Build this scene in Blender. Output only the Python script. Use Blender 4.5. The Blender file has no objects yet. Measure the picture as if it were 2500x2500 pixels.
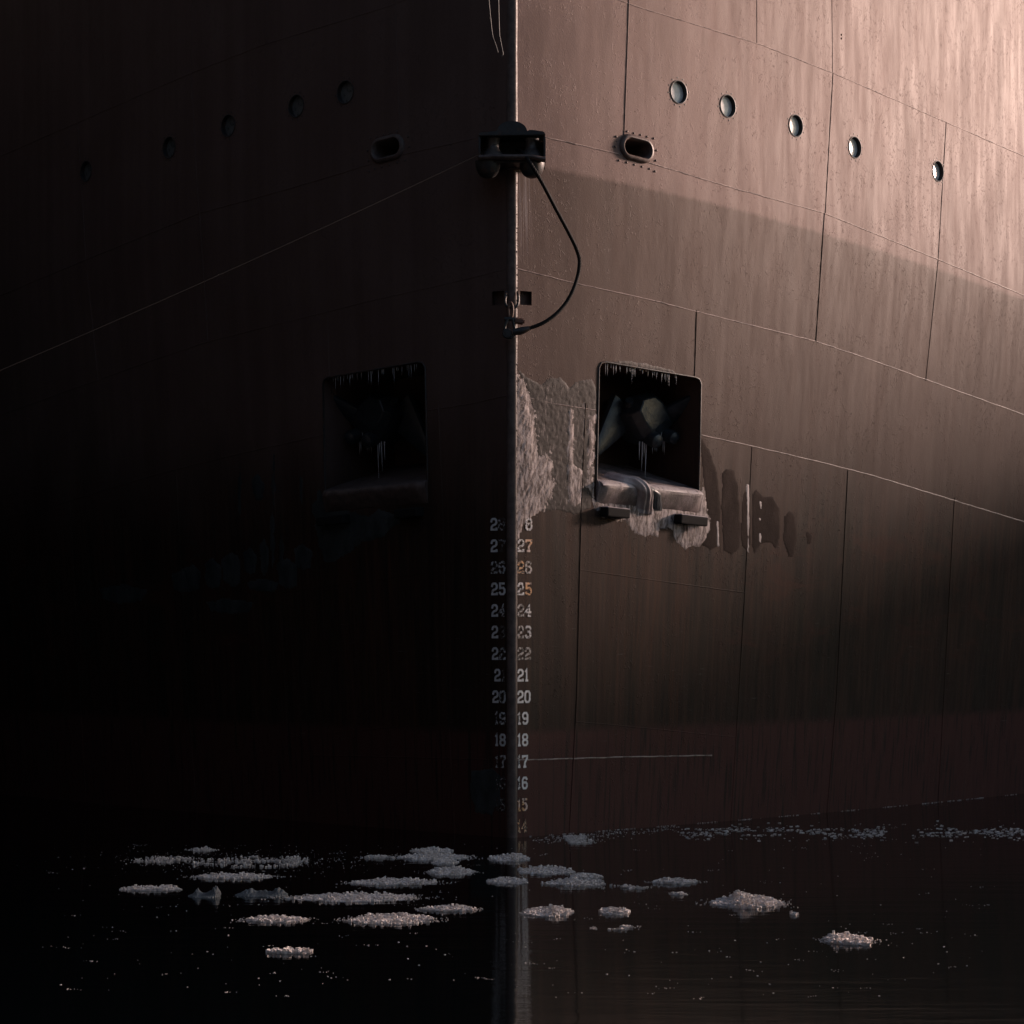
import bpy, bmesh, math, random
from mathutils import Vector, Matrix, noise
R = math.radians
scene = bpy.context.scene
COL = scene.collection

# ------------------------------------------------------------------ camera
FPX = 6920.0            # focal length in pixels of a 2500 px wide picture
CAMH = 3.0
HZ = 1526.0             # row of the horizon
D0 = 40.0               # distance of the stem
cam_d = bpy.data.cameras.new('camera')
cam = bpy.data.objects.new('camera', cam_d)
COL.objects.link(cam)
cam.location = (0, 0, CAMH)
cam.rotation_euler = (R(90), 0, 0)
cam_d.sensor_width = 36.0
cam_d.lens = 36.0 * FPX / 2500.0
cam_d.shift_y = (HZ - 1250.0) / 2500.0
cam_d.clip_start = 0.5
cam_d.clip_end = 3000
scene.camera = cam

# ------------------------------------------------------------------ light
SUN_AZ = 24.0           # degrees from +X towards +Y (aft of the ship's beam)
SUN_EL = 11.0
sdir = Vector((math.cos(R(SUN_AZ)) * math.cos(R(SUN_EL)), math.sin(R(SUN_AZ)) * math.cos(R(SUN_EL)), math.sin(R(SUN_EL))))
world = bpy.data.worlds.new('World')
scene.world = world
world.use_nodes = True
wn = world.node_tree.nodes
wl = world.node_tree.links
bg = wn['Background']
sky = wn.new('ShaderNodeTexSky')
sky.sky_type = 'NISHITA'
sky.sun_disc = False
sky.sun_elevation = R(SUN_EL)
sky.sun_rotation = math.atan2(sdir.x, sdir.y)
sky.air_density = 0.8
sky.dust_density = 1.0
sky.ozone_density = 0.8
wl.new(sky.outputs[0], bg.inputs[0])
bg.inputs[1].default_value = 0.05
sun_d = bpy.data.lights.new('sun', 'SUN')
sun_d.energy = 3.2
sun_d.angle = R(10)
sun_d.color = (1.0, 0.72, 0.61)
sun = bpy.data.objects.new('sun', sun_d)
COL.objects.link(sun)
sun.location = (40, 60, 40)
sun.rotation_euler = sdir.to_track_quat('Z', 'Y').to_euler()
scene.view_settings.view_transform = 'Standard'
scene.view_settings.look = 'None'
scene.view_settings.gamma = 1.0
scene.view_settings.exposure = 1.5

# ------------------------------------------------------------------ helpers
def clampf(x, a=0.0, b=1.0):
    return a if x < a else b if x > b else x

def smooth(a, b, x):
    t = clampf((x - a) / (b - a))
    return t * t * (3 - 2 * t)

def link_mesh(name, bm, mats, parent=None, smooth_sh=False, sharp=None):
    me = bpy.data.meshes.new(name)
    bm.normal_update()
    bm.to_mesh(me)
    bm.free()
    if not isinstance(mats, (list, tuple)):
        mats = [mats]
    for m in mats:
        me.materials.append(m)
    if smooth_sh:
        me.polygons.foreach_set('use_smooth', [True] * len(me.polygons))
        if sharp:
            me.set_sharp_from_angle(angle=R(sharp))
    me.update()
    o = bpy.data.objects.new(name, me)
    COL.objects.link(o)
    if parent is not None:
        o.parent = parent
    return o

def tag(o, label=None, cat=None, group=None, kind=None):
    if label: o['label'] = label
    if cat: o['category'] = cat
    if group: o['group'] = group
    if kind: o['kind'] = kind
    return o

def empty(name, loc):
    o = bpy.data.objects.new(name, None)
    o.location = loc
    o.empty_display_size = 0.3
    COL.objects.link(o)
    return o

def box(bm, c, size, M=None, bev=0.0):
    r = bmesh.ops.create_cube(bm, size=1.0)
    vs = r['verts']
    for v in vs:
        v.co = Vector((c[0] + v.co.x * size[0], c[1] + v.co.y * size[1], c[2] + v.co.z * size[2]))
    if bev > 0:
        es = list({e for v in vs for e in v.link_edges})
        rr = bmesh.ops.bevel(bm, geom=es, offset=bev, segments=2, affect='EDGES', profile=0.6)
        vs = list({v for f in rr['faces'] for v in f.verts} | {v for v in vs if v.is_valid})
    if M is not None:
        for v in vs:
            v.co = M @ v.co
    return vs

def tube(bm, pts, rad, seg=8, lobes=0, twist=0.0, cap=True):
    pts = [Vector(p) for p in pts]
    n = len(pts)
    rings = []
    ref = None
    L = 0.0
    for i, p in enumerate(pts):
        if i > 0:
            L += (p - pts[i - 1]).length
        a = pts[max(i - 1, 0)]
        b = pts[min(i + 1, n - 1)]
        t = (b - a)
        if t.length < 1e-9:
            t = Vector((0, 0, 1))
        t.normalize()
        if ref is None:
            ref = Vector((0, 0, 1)) if abs(t.z) < 0.9 else Vector((1, 0, 0))
        u = (ref - t * ref.dot(t))
        if u.length < 1e-5:
            u = t.orthogonal()
        u.normalize()
        ref = u
        w = t.cross(u)
        r = rad(i / (n - 1)) if callable(rad) else rad
        ring = []
        for k in range(seg):
            th = 2 * math.pi * k / seg
            rr = r * (1 + 0.16 * math.cos(lobes * (th - twist * L))) if lobes else r
            ring.append(bm.verts.new(p + u * (rr * math.cos(th)) + w * (rr * math.sin(th))))
        rings.append(ring)
    for a, b in zip(rings, rings[1:]):
        for k in range(seg):
            bm.faces.new((a[k], a[(k + 1) % seg], b[(k + 1) % seg], b[k]))
    if cap:
        bm.faces.new(list(reversed(rings[0])))
        bm.faces.new(rings[-1])

def lathe(bm, prof, axis_o, ax=Vector((0, 0, 1)), seg=24, M=None):
    """profile of (radius, height) about the z axis through axis_o"""
    rings = []
    for r, h in prof:
        ring = []
        for k in range(seg):
            th = 2 * math.pi * k / seg
            p = Vector((axis_o[0] + r * math.cos(th), axis_o[1] + r * math.sin(th), axis_o[2] + h))
            ring.append(bm.verts.new(M @ p if M else p))
        rings.append(ring)
    for a, b in zip(rings, rings[1:]):
        for k in range(seg):
            bm.faces.new((a[k], a[(k + 1) % seg], b[(k + 1) % seg], b[k]))
    bm.faces.new(list(reversed(rings[0])))
    bm.faces.new(rings[-1])

def spline(pts, n=12):
    pts = [Vector(p) for p in pts]
    out = []
    for i in range(len(pts) - 1):
        p0 = pts[max(i - 1, 0)]; p1 = pts[i]; p2 = pts[i + 1]; p3 = pts[min(i + 2, len(pts) - 1)]
        for k in range(n):
            t = k / n
            out.append(0.5 * ((2 * p1) + (p2 - p0) * t + (2 * p0 - 5 * p1 + 4 * p2 - p3) * t * t + (3 * p1 - p0 - 3 * p2 + p3) * t ** 3))
    out.append(pts[-1])
    return out

# ------------------------------------------------------------------ materials
class NT:
    def __init__(self, name):
        self.m = bpy.data.materials.new(name)
        self.m.use_nodes = True
        self.n = self.m.node_tree.nodes
        self.l = self.m.node_tree.links
        self.b = self.n['Principled BSDF']
        self.tc = self.n.new('ShaderNodeTexCoord')
        self.geo = None
    def set(self, inp, v):
        if isinstance(v, bpy.types.NodeSocket):
            self.l.new(v, inp)
        else:
            if isinstance(v, (tuple, list)) and len(v) == 3 and inp.type == 'RGBA':
                v = (*v, 1)
            inp.default_value = v
    def map(self, scale=(1, 1, 1), loc=(0, 0, 0), rot=(0, 0, 0)):
        mp = self.n.new('ShaderNodeMapping')
        self.l.new(self.tc.outputs['Object'], mp.inputs[0])
        mp.inputs['Scale'].default_value = scale
        mp.inputs['Location'].default_value = loc
        mp.inputs['Rotation'].default_value = rot
        return mp.outputs[0]
    def noise(self, vec, scale, detail=4, rough=0.55, dist=0.0):
        t = self.n.new('ShaderNodeTexNoise')
        self.l.new(vec, t.inputs['Vector'])
        t.inputs['Scale'].default_value = scale
        t.inputs['Detail'].default_value = detail
        t.inputs['Roughness'].default_value = rough
        t.inputs['Distortion'].default_value = dist
        return t.outputs['Fac']
    def voro(self, vec, scale, feature='F1'):
        t = self.n.new('ShaderNodeTexVoronoi')
        t.feature = feature
        self.l.new(vec, t.inputs['Vector'])
        t.inputs['Scale'].default_value = scale
        return t.outputs['Distance']
    def ramp(self, fac, a, b, va=0.0, vb=1.0):
        t = self.n.new('ShaderNodeMapRange')
        t.interpolation_type = 'SMOOTHSTEP'
        self.l.new(fac, t.inputs[0])
        t.inputs[1].default_value = a
        t.inputs[2].default_value = b
        t.inputs[3].default_value = va
        t.inputs[4].default_value = vb
        return t.outputs[0]
    def math(self, op, a, b=0.0, clamp=False):
        t = self.n.new('ShaderNodeMath')
        t.operation = op
        t.use_clamp = clamp
        self.set(t.inputs[0], a)
        self.set(t.inputs[1], b)
        return t.outputs[0]
    def mix(self, fac, a, b):
        t = self.n.new('ShaderNodeMix')
        t.data_type = 'RGBA'
        self.set(t.inputs['Factor'], fac)
        self.set(t.inputs[6], a)
        self.set(t.inputs[7], b)
        return t.outputs[2]
    def mul(self, a, b, fac=1.0):
        t = self.n.new('ShaderNodeMix')
        t.data_type = 'RGBA'
        t.blend_type = 'MULTIPLY'
        self.set(t.inputs['Factor'], fac)
        self.set(t.inputs[6], a)
        self.set(t.inputs[7], b)
        return t.outputs[2]
    def xyz(self):
        t = self.n.new('ShaderNodeSeparateXYZ')
        self.l.new(self.tc.outputs['Object'], t.inputs[0])
        return t.outputs
    def bump(self, h, dist, strength=1.0, normal=None):
        t = self.n.new('ShaderNodeBump')
        self.l.new(h, t.inputs['Height'])
        t.inputs['Distance'].default_value = dist
        t.inputs['Strength'].default_value = strength
        if normal is not None:
            self.l.new(normal, t.inputs['Normal'])
        return t.outputs[0]
    def out(self, color=None, rough=None, normal=None, spec=None, metal=None, coat=None):
        if color is not None: self.set(self.b.inputs['Base Color'], color)
        if rough is not None: self.set(self.b.inputs['Roughness'], rough)
        if normal is not None: self.l.new(normal, self.b.inputs['Normal'])
        if spec is not None: self.set(self.b.inputs['Specular IOR Level'], spec)
        if metal is not None: self.set(self.b.inputs['Metallic'], metal)
        if coat is not None: self.set(self.b.inputs['Coat Weight'], coat)
        return self.m

def mat_hull():
    t = NT('painted_hull_steel')
    X, Y, Z = t.xyz()
    p = t.map()
    streak = t.noise(t.map((1.6, 1.6, 0.05)), 2.0, 4, 0.55)
    streak2 = t.noise(t.map((5, 5, 0.12)), 3.0, 4, 0.6)
    blotch = t.noise(p, 0.7, 5, 0.6)
    fine = t.noise(p, 30, 4, 0.7)
    warp = t.math('MULTIPLY', t.math('SUBTRACT', t.noise(t.map((1, 1, 0.4)), 0.55, 4, 0.6), 0.5), 3.2)
    zw = t.math('ADD', Z, warp)
    up = t.mix(t.ramp(blotch, 0.3, 0.7), UPPER_A, UPPER_B)
    up = t.mul(up, t.mix(t.ramp(streak, 0.3, 0.7), (0.90, 0.885, 0.88), (1.07, 1.07, 1.07)))
    low = t.mix(t.ramp(streak, 0.35, 0.65), LOWER_A, LOWER_B)
    low = t.mul(low, t.mix(t.ramp(streak2, 0.3, 0.7), (0.72, 0.72, 0.74), (1.25, 1.2, 1.15)))
    # older browner paint below the starboard knuckle, its edge dripping and fading out near the stem
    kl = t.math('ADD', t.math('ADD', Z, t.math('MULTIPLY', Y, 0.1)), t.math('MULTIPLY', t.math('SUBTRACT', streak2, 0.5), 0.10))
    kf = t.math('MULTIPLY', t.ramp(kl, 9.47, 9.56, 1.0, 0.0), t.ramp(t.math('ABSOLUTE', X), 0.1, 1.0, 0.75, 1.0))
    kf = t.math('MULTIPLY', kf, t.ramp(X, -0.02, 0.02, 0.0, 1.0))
    kf = t.math('MAXIMUM', kf, t.ramp(X, -0.02, 0.02, 0.6, 0.0))  # port side darkened all over: its shade painted into the colour
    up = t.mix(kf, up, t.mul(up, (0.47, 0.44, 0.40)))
    c = t.mix(t.ramp(zw, 4.0, 6.6), low, up)
    # red boot topping below the light load line
    zb = t.math('ADD', Z, t.math('MULTIPLY', t.math('SUBTRACT', t.noise(t.map((3, 3, 3)), 3.0, 3), 0.5), 0.12))
    boot = t.mix(t.ramp(streak2, 0.5, 0.68), BOOT_A, BOOT_B)
    c = t.mix(t.ramp(zb, 1.40, 1.58, 1.0, 0.0), c, boot)
    # rust runs under the anchor pocket and on the lower plates
    rs = t.noise(t.map((7, 7, 0.16), (3, 0, 0)), 2.2, 5, 0.65)
    axx = t.math('ABSOLUTE', X)
    win = t.math('MULTIPLY', t.ramp(axx, 1.15, 1.45), t.ramp(axx, 2.5, 2.9, 1.0, 0.0))
    winz = t.math('MULTIPLY', t.ramp(Z, 0.4, 1.8), t.ramp(Z, 4.0, 4.5, 1.0, 0.0))
    rf = t.math('MULTIPLY', t.math('MULTIPLY', win, winz), t.ramp(rs, 0.42, 0.80))
    c = t.mix(t.math('MULTIPLY', rf, 0.9), c, (0.085, 0.034, 0.018))
    # broad rusty patches aft on the lower belt
    rr = t.ramp(t.noise(t.map((0.7, 0.7, 1.8), (9, 0, 0)), 1.3, 5, 0.65, 0.6), 0.5, 0.7)
    rz = t.math('MULTIPLY', t.ramp(Z, 1.6, 3.0), t.ramp(Z, 4.2, 5.2, 1.0, 0.0))
    rx = t.ramp(axx, 2.2, 3.8)
    c = t.mix(t.math('MULTIPLY', t.math('MULTIPLY', t.math('MULTIPLY', rr, rz), rx), 0.6), c, (0.075, 0.028, 0.018))
    # dry salt runs under the bow fairlead
    sr = t.ramp(t.noise(t.map((22, 22, 0.25)), 2.0, 3, 0.6), 0.45, 0.7)
    sx = t.math('MULTIPLY', t.ramp(X, 0.07, 0.14), t.ramp(X, 0.22, 0.36, 1.0, 0.0))
    sz = t.math('MULTIPLY', t.ramp(Z, 7.9, 9.0), t.ramp(Z, 9.6, 9.8, 1.0, 0.0))
    c = t.mix(t.math('MULTIPLY', t.math('MULTIPLY', sr, t.math('MULTIPLY', sx, sz)), 0.55), c, (0.42, 0.38, 0.39))
    # scraped marks near the waterline
    sc = t.ramp(t.noise(t.map((1.2, 1.2, 22), (0, 0, 0.4)), 2.2, 5, 0.7), 0.66, 0.71)
    scz = t.math('MULTIPLY', t.ramp(Z, 0.5, 1.5), t.ramp(Z, 2.8, 3.6, 1.0, 0.0))
    c = t.mix(t.math('MULTIPLY', t.math('MULTIPLY', sc, scz), 0.6), c, (0.16, 0.14, 0.13))
    c = t.mul(c, t.mix(fine, (0.86, 0.86, 0.86), (1.14, 1.14, 1.14)))
    # flaked paint: small crinkles in patches
    vn = t.noise(t.map((1, 1, 0.75)), 17, 3, 0.6, 1.4)
    fl = t.ramp(vn, 0.60, 0.645)
    patch = t.ramp(t.noise(p, 1.4, 3, 0.6), 0.40, 0.62)
    flk = t.math('MULTIPLY', fl, patch)
    soft = t.noise(t.map((0.9, 0.9, 0.35)), 1.4, 3, 0.5)
    n1 = t.bump(soft, 0.016, 0.9)
    orange = t.noise(p, 55, 3, 0.6)
    n2 = t.bump(orange, 0.0022, 1.0, n1)
    n3 = t.bump(flk, 0.006, 1.0, n2)
    rough = t.ramp(t.noise(t.map((3, 3, 0.4)), 2.0, 4, 0.6), 0.2, 0.8, 0.52, 0.66)
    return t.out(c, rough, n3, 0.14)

UPPER_A = (0.168, 0.112, 0.098)
UPPER_B = (0.198, 0.135, 0.120)
LOWER_A = (0.050, 0.027, 0.019)
LOWER_B = (0.032, 0.022, 0.016)
BOOT_A = (0.082, 0.034, 0.028)
BOOT_B = (0.034, 0.022, 0.018)

def mat_metal(name, col, rough=0.5, scale=20, bumpd=0.004, rust=None, spec=0.5):
    t = NT(name)
    p = t.map()
    n = t.noise(p, scale, 5, 0.65)
    c = t.mix(t.ramp(n, 0.3, 0.7), tuple(x * 0.7 for x in col), tuple(x * 1.3 for x in col))
    if rust:
        c = t.mix(t.ramp(t.noise(p, scale * 0.4, 5, 0.7), 0.5, 0.62), c, rust)
    return t.out(c, t.ramp(n, 0.2, 0.8, rough - 0.1, rough + 0.12), t.bump(n, bumpd), spec)

def mat_crust(name='frozen_spray_crust', r0=0.40, r1=0.62, ca=(0.10, 0.072, 0.064), cb=(0.52, 0.43, 0.41), bd=0.006):
    t = NT(name)
    p = t.map()
    st = t.noise(t.map((9, 9, 2.2), (0, 0, 0), (0, R(22), 0)), 2.6, 5, 0.7, 0.6)
    n = t.noise(p, 70, 4, 0.7)
    c = t.mix(t.ramp(st, r0, r1), ca, cb)
    c = t.mul(c, t.mix(n, (0.7, 0.7, 0.7), (1.3, 1.3, 1.3)))
    return t.out(c, 0.6, t.bump(n, bd), 0.3)

def mat_ice(name, col, col2, rough=0.45, scale=60, bumpd=0.006, spec=0.6):
    t = NT(name)
    p = t.map()
    n = t.noise(p, scale, 4, 0.7)
    m = t.noise(t.map((1, 1, 0.5)), 4.0, 5, 0.65)
    c = t.mix(t.ramp(m, 0.35, 0.65), col, col2)
    c = t.mul(c, t.mix(n, (0.75, 0.75, 0.75), (1.25, 1.25, 1.25)))
    return t.out(c, rough, t.bump(n, bumpd), spec)

def mat_paint(name, col, wear, under=(0.045, 0.034, 0.03), rusty=0.0):
    t = NT(name)
    p = t.map()
    n = t.noise(t.map((1, 1, 1)), 26, 4, 0.65, 0.4)
    w = t.ramp(n, wear - 0.02, wear + 0.03)
    cc = t.mix(t.ramp(t.noise(p, 11, 3), 0.35, 0.65), col, tuple(x * 0.8 for x in col))
    if rusty:
        cc = t.mix(t.ramp(t.noise(p, 7, 3), 0.40, 0.55), cc, (0.75, 0.38, 0.17))
    c = t.mix(w, under, cc)
    return t.out(c, 0.5, t.bump(n, 0.002), 0.5)

def mat_water():
    t = NT('dark_harbour_water')
    b1 = t.noise(t.map((0.5, 2.2, 1)), 1.1, 3, 0.5, 0.3)
    b2 = t.noise(t.map((1.2, 5.0, 1)), 4.0, 3, 0.5)
    n1 = t.bump(b1, 0.006, 1.0)
    n2 = t.bump(b2, 0.0010, 1.0, n1)
    t.b.inputs['IOR'].default_value = 1.33
    return t.out((0.0012, 0.0024, 0.003), 0.05, n2, 0.5)

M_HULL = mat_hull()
M_SEAM = mat_metal('highlight_weld_steel', (0.26, 0.19, 0.168), 0.4, 14, 0.004, (0.10, 0.07, 0.06), 0.6)  # pale colour paints a sunlit highlight along the seams
M_STEM = mat_metal('stem_steel', (0.105, 0.076, 0.068), 0.5, 9, 0.006, None, 0.35)
M_DARK = mat_metal('black_painted_steel', (0.028, 0.027, 0.028), 0.45, 18, 0.004, (0.06, 0.035, 0.025))
M_ANCHOR = mat_metal('anchor_iron', (0.023, 0.028, 0.034), 0.38, 10, 0.010, None, 0.6)
M_RUST = mat_metal('rusty_shackle_steel', (0.13, 0.065, 0.045), 0.55, 25, 0.004, (0.05, 0.03, 0.025))
M_ROPE = mat_metal('greased_wire', (0.014, 0.013, 0.013), 0.8, 60, 0.002, None, 0.2)
M_WIRE = mat_metal('galvanised_wire', (0.07, 0.07, 0.07), 0.5, 60, 0.001)
M_LINE = mat_metal('dull_wire', (0.012, 0.012, 0.012), 0.8, 60, 0.001, None, 0.1)
M_BRASS = mat_metal('rim_steel', (0.10, 0.08, 0.075), 0.4, 30, 0.002)
M_CRUST = mat_crust()
M_FILM = mat_crust('thin_frost_film', 0.54, 0.76, (0.024, 0.016, 0.013), (0.34, 0.27, 0.255), 0.003)
M_THIN = mat_ice('thin_clear_ice', (0.034, 0.022, 0.018), (0.050, 0.033, 0.027), 0.75, 60, 0.005, 0.08)
M_RIMICE = mat_ice('frost_and_light', (0.62, 0.53, 0.51), (0.40, 0.33, 0.32), 0.5, 80, 0.006)
M_ICICLE = mat_ice('icicle_ice', (0.55, 0.56, 0.58), (0.42, 0.44, 0.46), 0.2, 30, 0.002)
M_FLOE = mat_ice('slushy_white_ice', (0.82, 0.73, 0.68), (0.62, 0.55, 0.51), 0.6, 40, 0.01, 0.3)
M_FLOE2 = mat_ice('grey_glassy_ice', (0.20, 0.205, 0.205), (0.09, 0.095, 0.097), 0.4, 30, 0.02, 0.4)
M_WATER = mat_water()

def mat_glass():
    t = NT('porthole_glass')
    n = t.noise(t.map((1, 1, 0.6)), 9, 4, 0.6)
    c = t.mix(t.ramp(n, 0.3, 0.7), (0.60, 0.57, 0.55), (0.80, 0.77, 0.75))  # pale colour stands in for sky reflected in the glass
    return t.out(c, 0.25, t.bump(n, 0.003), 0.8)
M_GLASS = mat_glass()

# ------------------------------------------------------------------ hull form
STEM = 0.065
def w_of(s):
    if s < 12:
        return s - 0.013 * s * s
    return 10.128 + 0.688 * 4 * (1 - math.exp(-(s - 12) / 4))

def flare(z, s):
    zk = 9.52 - 0.1 * min(s, 12)
    lo = 0.100; hi = 0.004
    d = z - zk
    soft = 0.10
    # smooth knuckle
    k = soft * math.log1p(math.exp(-abs(d) / soft))
    up = max(d, 0) + k
    dn = min(d, 0) - k
    return lo * (zk + dn) + hi * up

def hb(s, z):
    g = 1 - math.exp(-s / 1.6)
    return STEM + w_of(s) + flare(z, s) * g

def hp(side, s, z):
    return Vector((side * hb(s, z), D0 + s, z))

def hull_px(px, py):
    """point of the hull seen in direction (px,py): returns side, s, z"""
    side = 1 if px >= 1250 else -1
    t = max(abs(px - 1250.0), 12.0)
    a, b = 0.0, 30.0
    for _ in range(34):
        m = 0.5 * (a + b)
        Y = D0 + m
        z = CAMH + (HZ - py) * Y / FPX
        if hb(m, z) * FPX / Y < t:
            a = m
        else:
            b = m
    Y = D0 + b
    return side, b, CAMH + (HZ - py) * Y / FPX

def frame_at(side, s, z):
    """local x to the right of the picture, y up the plating, z outwards"""
    e = 0.02
    P = hp(side, s, z)
    T = (hp(side, s + e, z) - P).normalized()
    V = (hp(side, s, z + e) - P).normalized()
    U = T if side > 0 else -T
    N = U.cross(V).normalized()
    V = N.cross(U).normalized()
    M = Matrix((( U.x, V.x, N.x, P.x), (U.y, V.y, N.y, P.y), (U.z, V.z, N.z, P.z), (0, 0, 0, 1)))
    return M

def frame_px(px, py):
    return frame_at(*hull_px(px, py))

SHIP_O = Vector((0, D0, 0))
ship = empty('ship', SHIP_O)
tag(ship, 'huge brown steel ship seen bow on, rising straight from the dark icy water', 'ship')

def to_ship(bm):
    for v in bm.verts:
        v.co = v.co - SHIP_O

def ship_part(name, bm, mat, smooth_sh=False, sharp=None, parent=None):
    to_ship(bm)
    return link_mesh(name, bm, mat, parent or ship, smooth_sh, sharp)

def ship_local(name, bm, mat, M, smooth_sh=False, sharp=None, parent=None):
    """mesh in plating-local coordinates, placed by matrix"""
    o = link_mesh(name, bm, mat, parent or ship, smooth_sh, sharp)
    o.matrix_local = Matrix.Translation(-SHIP_O) @ M
    return o

# --- hull solid
svals = []
s = 0.0
while s < 16:
    svals.append(s)
    s += 0.06 if s < 1.0 else 0.16 if s < 11 else 0.4
svals += [16, 17, 18.5, 20, 23, 27, 32, 40, 50, 60, 68]
zvals = [-1.5, -0.8, -0.3]
z = 0.0
while z < 14.5:
    zvals.append(z)
    z += 0.12 if 8.2 < z < 10.4 else 0.24
zvals += [14.5, 15.2]
bm = bmesh.new()
nz = len(zvals)
R_ = [[bm.verts.new(hp(1, s, z)) for z in zvals] for s in svals]
L_ = [[bm.verts.new(hp(-1, s, z)) for z in zvals] for s in svals]
for i in range(len(svals) - 1):
    for j in range(nz - 1):
        bm.faces.new((R_[i][j], R_[i + 1][j], R_[i + 1][j + 1], R_[i][j + 1]))
        bm.faces.new((L_[i][j], L_[i][j + 1], L_[i + 1][j + 1], L_[i + 1][j]))
    bm.faces.new((R_[i][nz - 1], R_[i + 1][nz - 1], L_[i + 1][nz - 1], L_[i][nz - 1]))
    bm.faces.new((R_[i][0], L_[i][0], L_[i + 1][0], R_[i + 1][0]))
for j in range(nz - 1):
    bm.faces.new((L_[0][j], R_[0][j], R_[0][j + 1], L_[0][j + 1]))
    bm.faces.new((R_[-1][j], L_[-1][j], L_[-1][j + 1], R_[-1][j + 1]))
bmesh.ops.recalc_face_normals(bm, faces=bm.faces)
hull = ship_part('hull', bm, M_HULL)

# --- cutters
POCKET = [(1468, 886), (1480, 884), (1590, 903), (1697, 921), (1707, 926), (1711, 937), (1709, 1060), (1706, 1198), (1580, 1184), (1456, 1172), (1458, 1040), (1462, 898)]
cut = bmesh.new()
def prism(bm, front, back):
    f = [bm.verts.new(p) for p in front]
    b = [bm.verts.new(p) for p in back]
    n = len(f)
    bm.faces.new(f)
    bm.faces.new(list(reversed(b)))
    for i in range(n):
        bm.faces.new((f[i], f[(i + 1) % n], b[(i + 1) % n], b[i]))

def mx(px, side):
    return px if side > 0 else 2500 - px

for side in (1, -1):
    F = frame_px(mx(1583, side), 1050)
    N = F.to_3x3() @ Vector((0, 0, 1))
    pts = [hp(*hull_px(mx(x, side), y)) for x, y in POCKET]
    prism(cut, [p + N * 0.5 for p in pts], [p - N * 1.5 for p in pts])
HOLES = [(1657, 225), (1777, 259), (1943, 307), (2087, 360), (2290, 418)]
HF = []
for side in (1, -1):
    for x, y in HOLES:
        F = frame_px(mx(x, side), y)
        HF.append((side, F))
        ring = [F @ Vector((0.168 * math.cos(2 * math.pi * k / 40), 0.168 * math.sin(2 * math.pi * k / 40), 0)) for k in range(40)]
        N = F.to_3x3() @ Vector((0, 0, 1))
        prism(cut, [p + N * 0.2 for p in ring], [p - N * 0.12 for p in ring])
def stadium(hw, hh, n=12):
    r = hh
    pts = []
    for k in range(n + 1):
        a = -math.pi / 2 + math.pi * k / n
        pts.append((hw - r + r * math.cos(a), r * math.sin(a)))
    for k in range(n + 1):
        a = math.pi / 2 + math.pi * k / n
        pts.append((-hw + r + r * math.cos(a), r * math.sin(a)))
    return pts
CF = []
for side in (1, -1):
    F = frame_px(mx(1554, side), 363) @ Matrix.Rotation(R(-5 * side), 4, 'Z')
    CF.append((side, F))
    ring = [F @ Vector((x, y, 0)) for x, y in stadium(0.255, 0.115)]
    N = F.to_3x3() @ Vector((0, 0, 1))
    prism(cut, [p + N * 0.2 for p in ring], [p - N * 0.9 for p in ring])
# tow bracket recesses beside the stem
TR = []
for side in (1, -1):
    F = frame_px(mx(1274, side), 727)
    TR.append((side, F))
    ring = [F @ Vector((x, y, 0)) for x, y in ((-0.10, -0.098), (0.10, -0.098), (0.10, 0.098), (-0.10, 0.098))]
    N = F.to_3x3() @ Vector((0, 0, 1))
    U = F.to_3x3() @ Vector((1, 0, 0)) * side
    prism(cut, [p + N * 0.1 for p in ring], [p - N * 0.10 + U * 0.14 for p in ring])
# two small drilled holes high on the starboard plating
for x, y in ((2054, 85), (2054, 94)):
    F = frame_px(x, y)
    ring = [F @ Vector((0.02 * math.cos(2 * math.pi * k / 10), 0.02 * math.sin(2 * math.pi * k / 10), 0)) for k in range(10)]
    N = F.to_3x3() @ Vector((0, 0, 1))
    prism(cut, [p + N * 0.1 for p in ring], [p - N * 0.12 for p in ring])
bmesh.ops.recalc_face_normals(cut, faces=cut.faces)
to_ship(cut)
cme = bpy.data.meshes.new('cutter')
cut.to_mesh(cme)
cut.free()
cobj = bpy.data.objects.new('cutter', cme)
COL.objects.link(cobj)
cobj.location = SHIP_O
md = hull.modifiers.new('cut', 'BOOLEAN')
md.operation = 'DIFFERENCE'
md.solver = 'EXACT'
md.object = cobj
bpy.context.view_layer.update()
dg = bpy.context.evaluated_depsgraph_get()
newme = bpy.data.meshes.new_from_object(hull.evaluated_get(dg))
hull.modifiers.clear()
hull.data = newme
newme.name = 'hull'
bpy.data.objects.remove(cobj)

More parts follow.
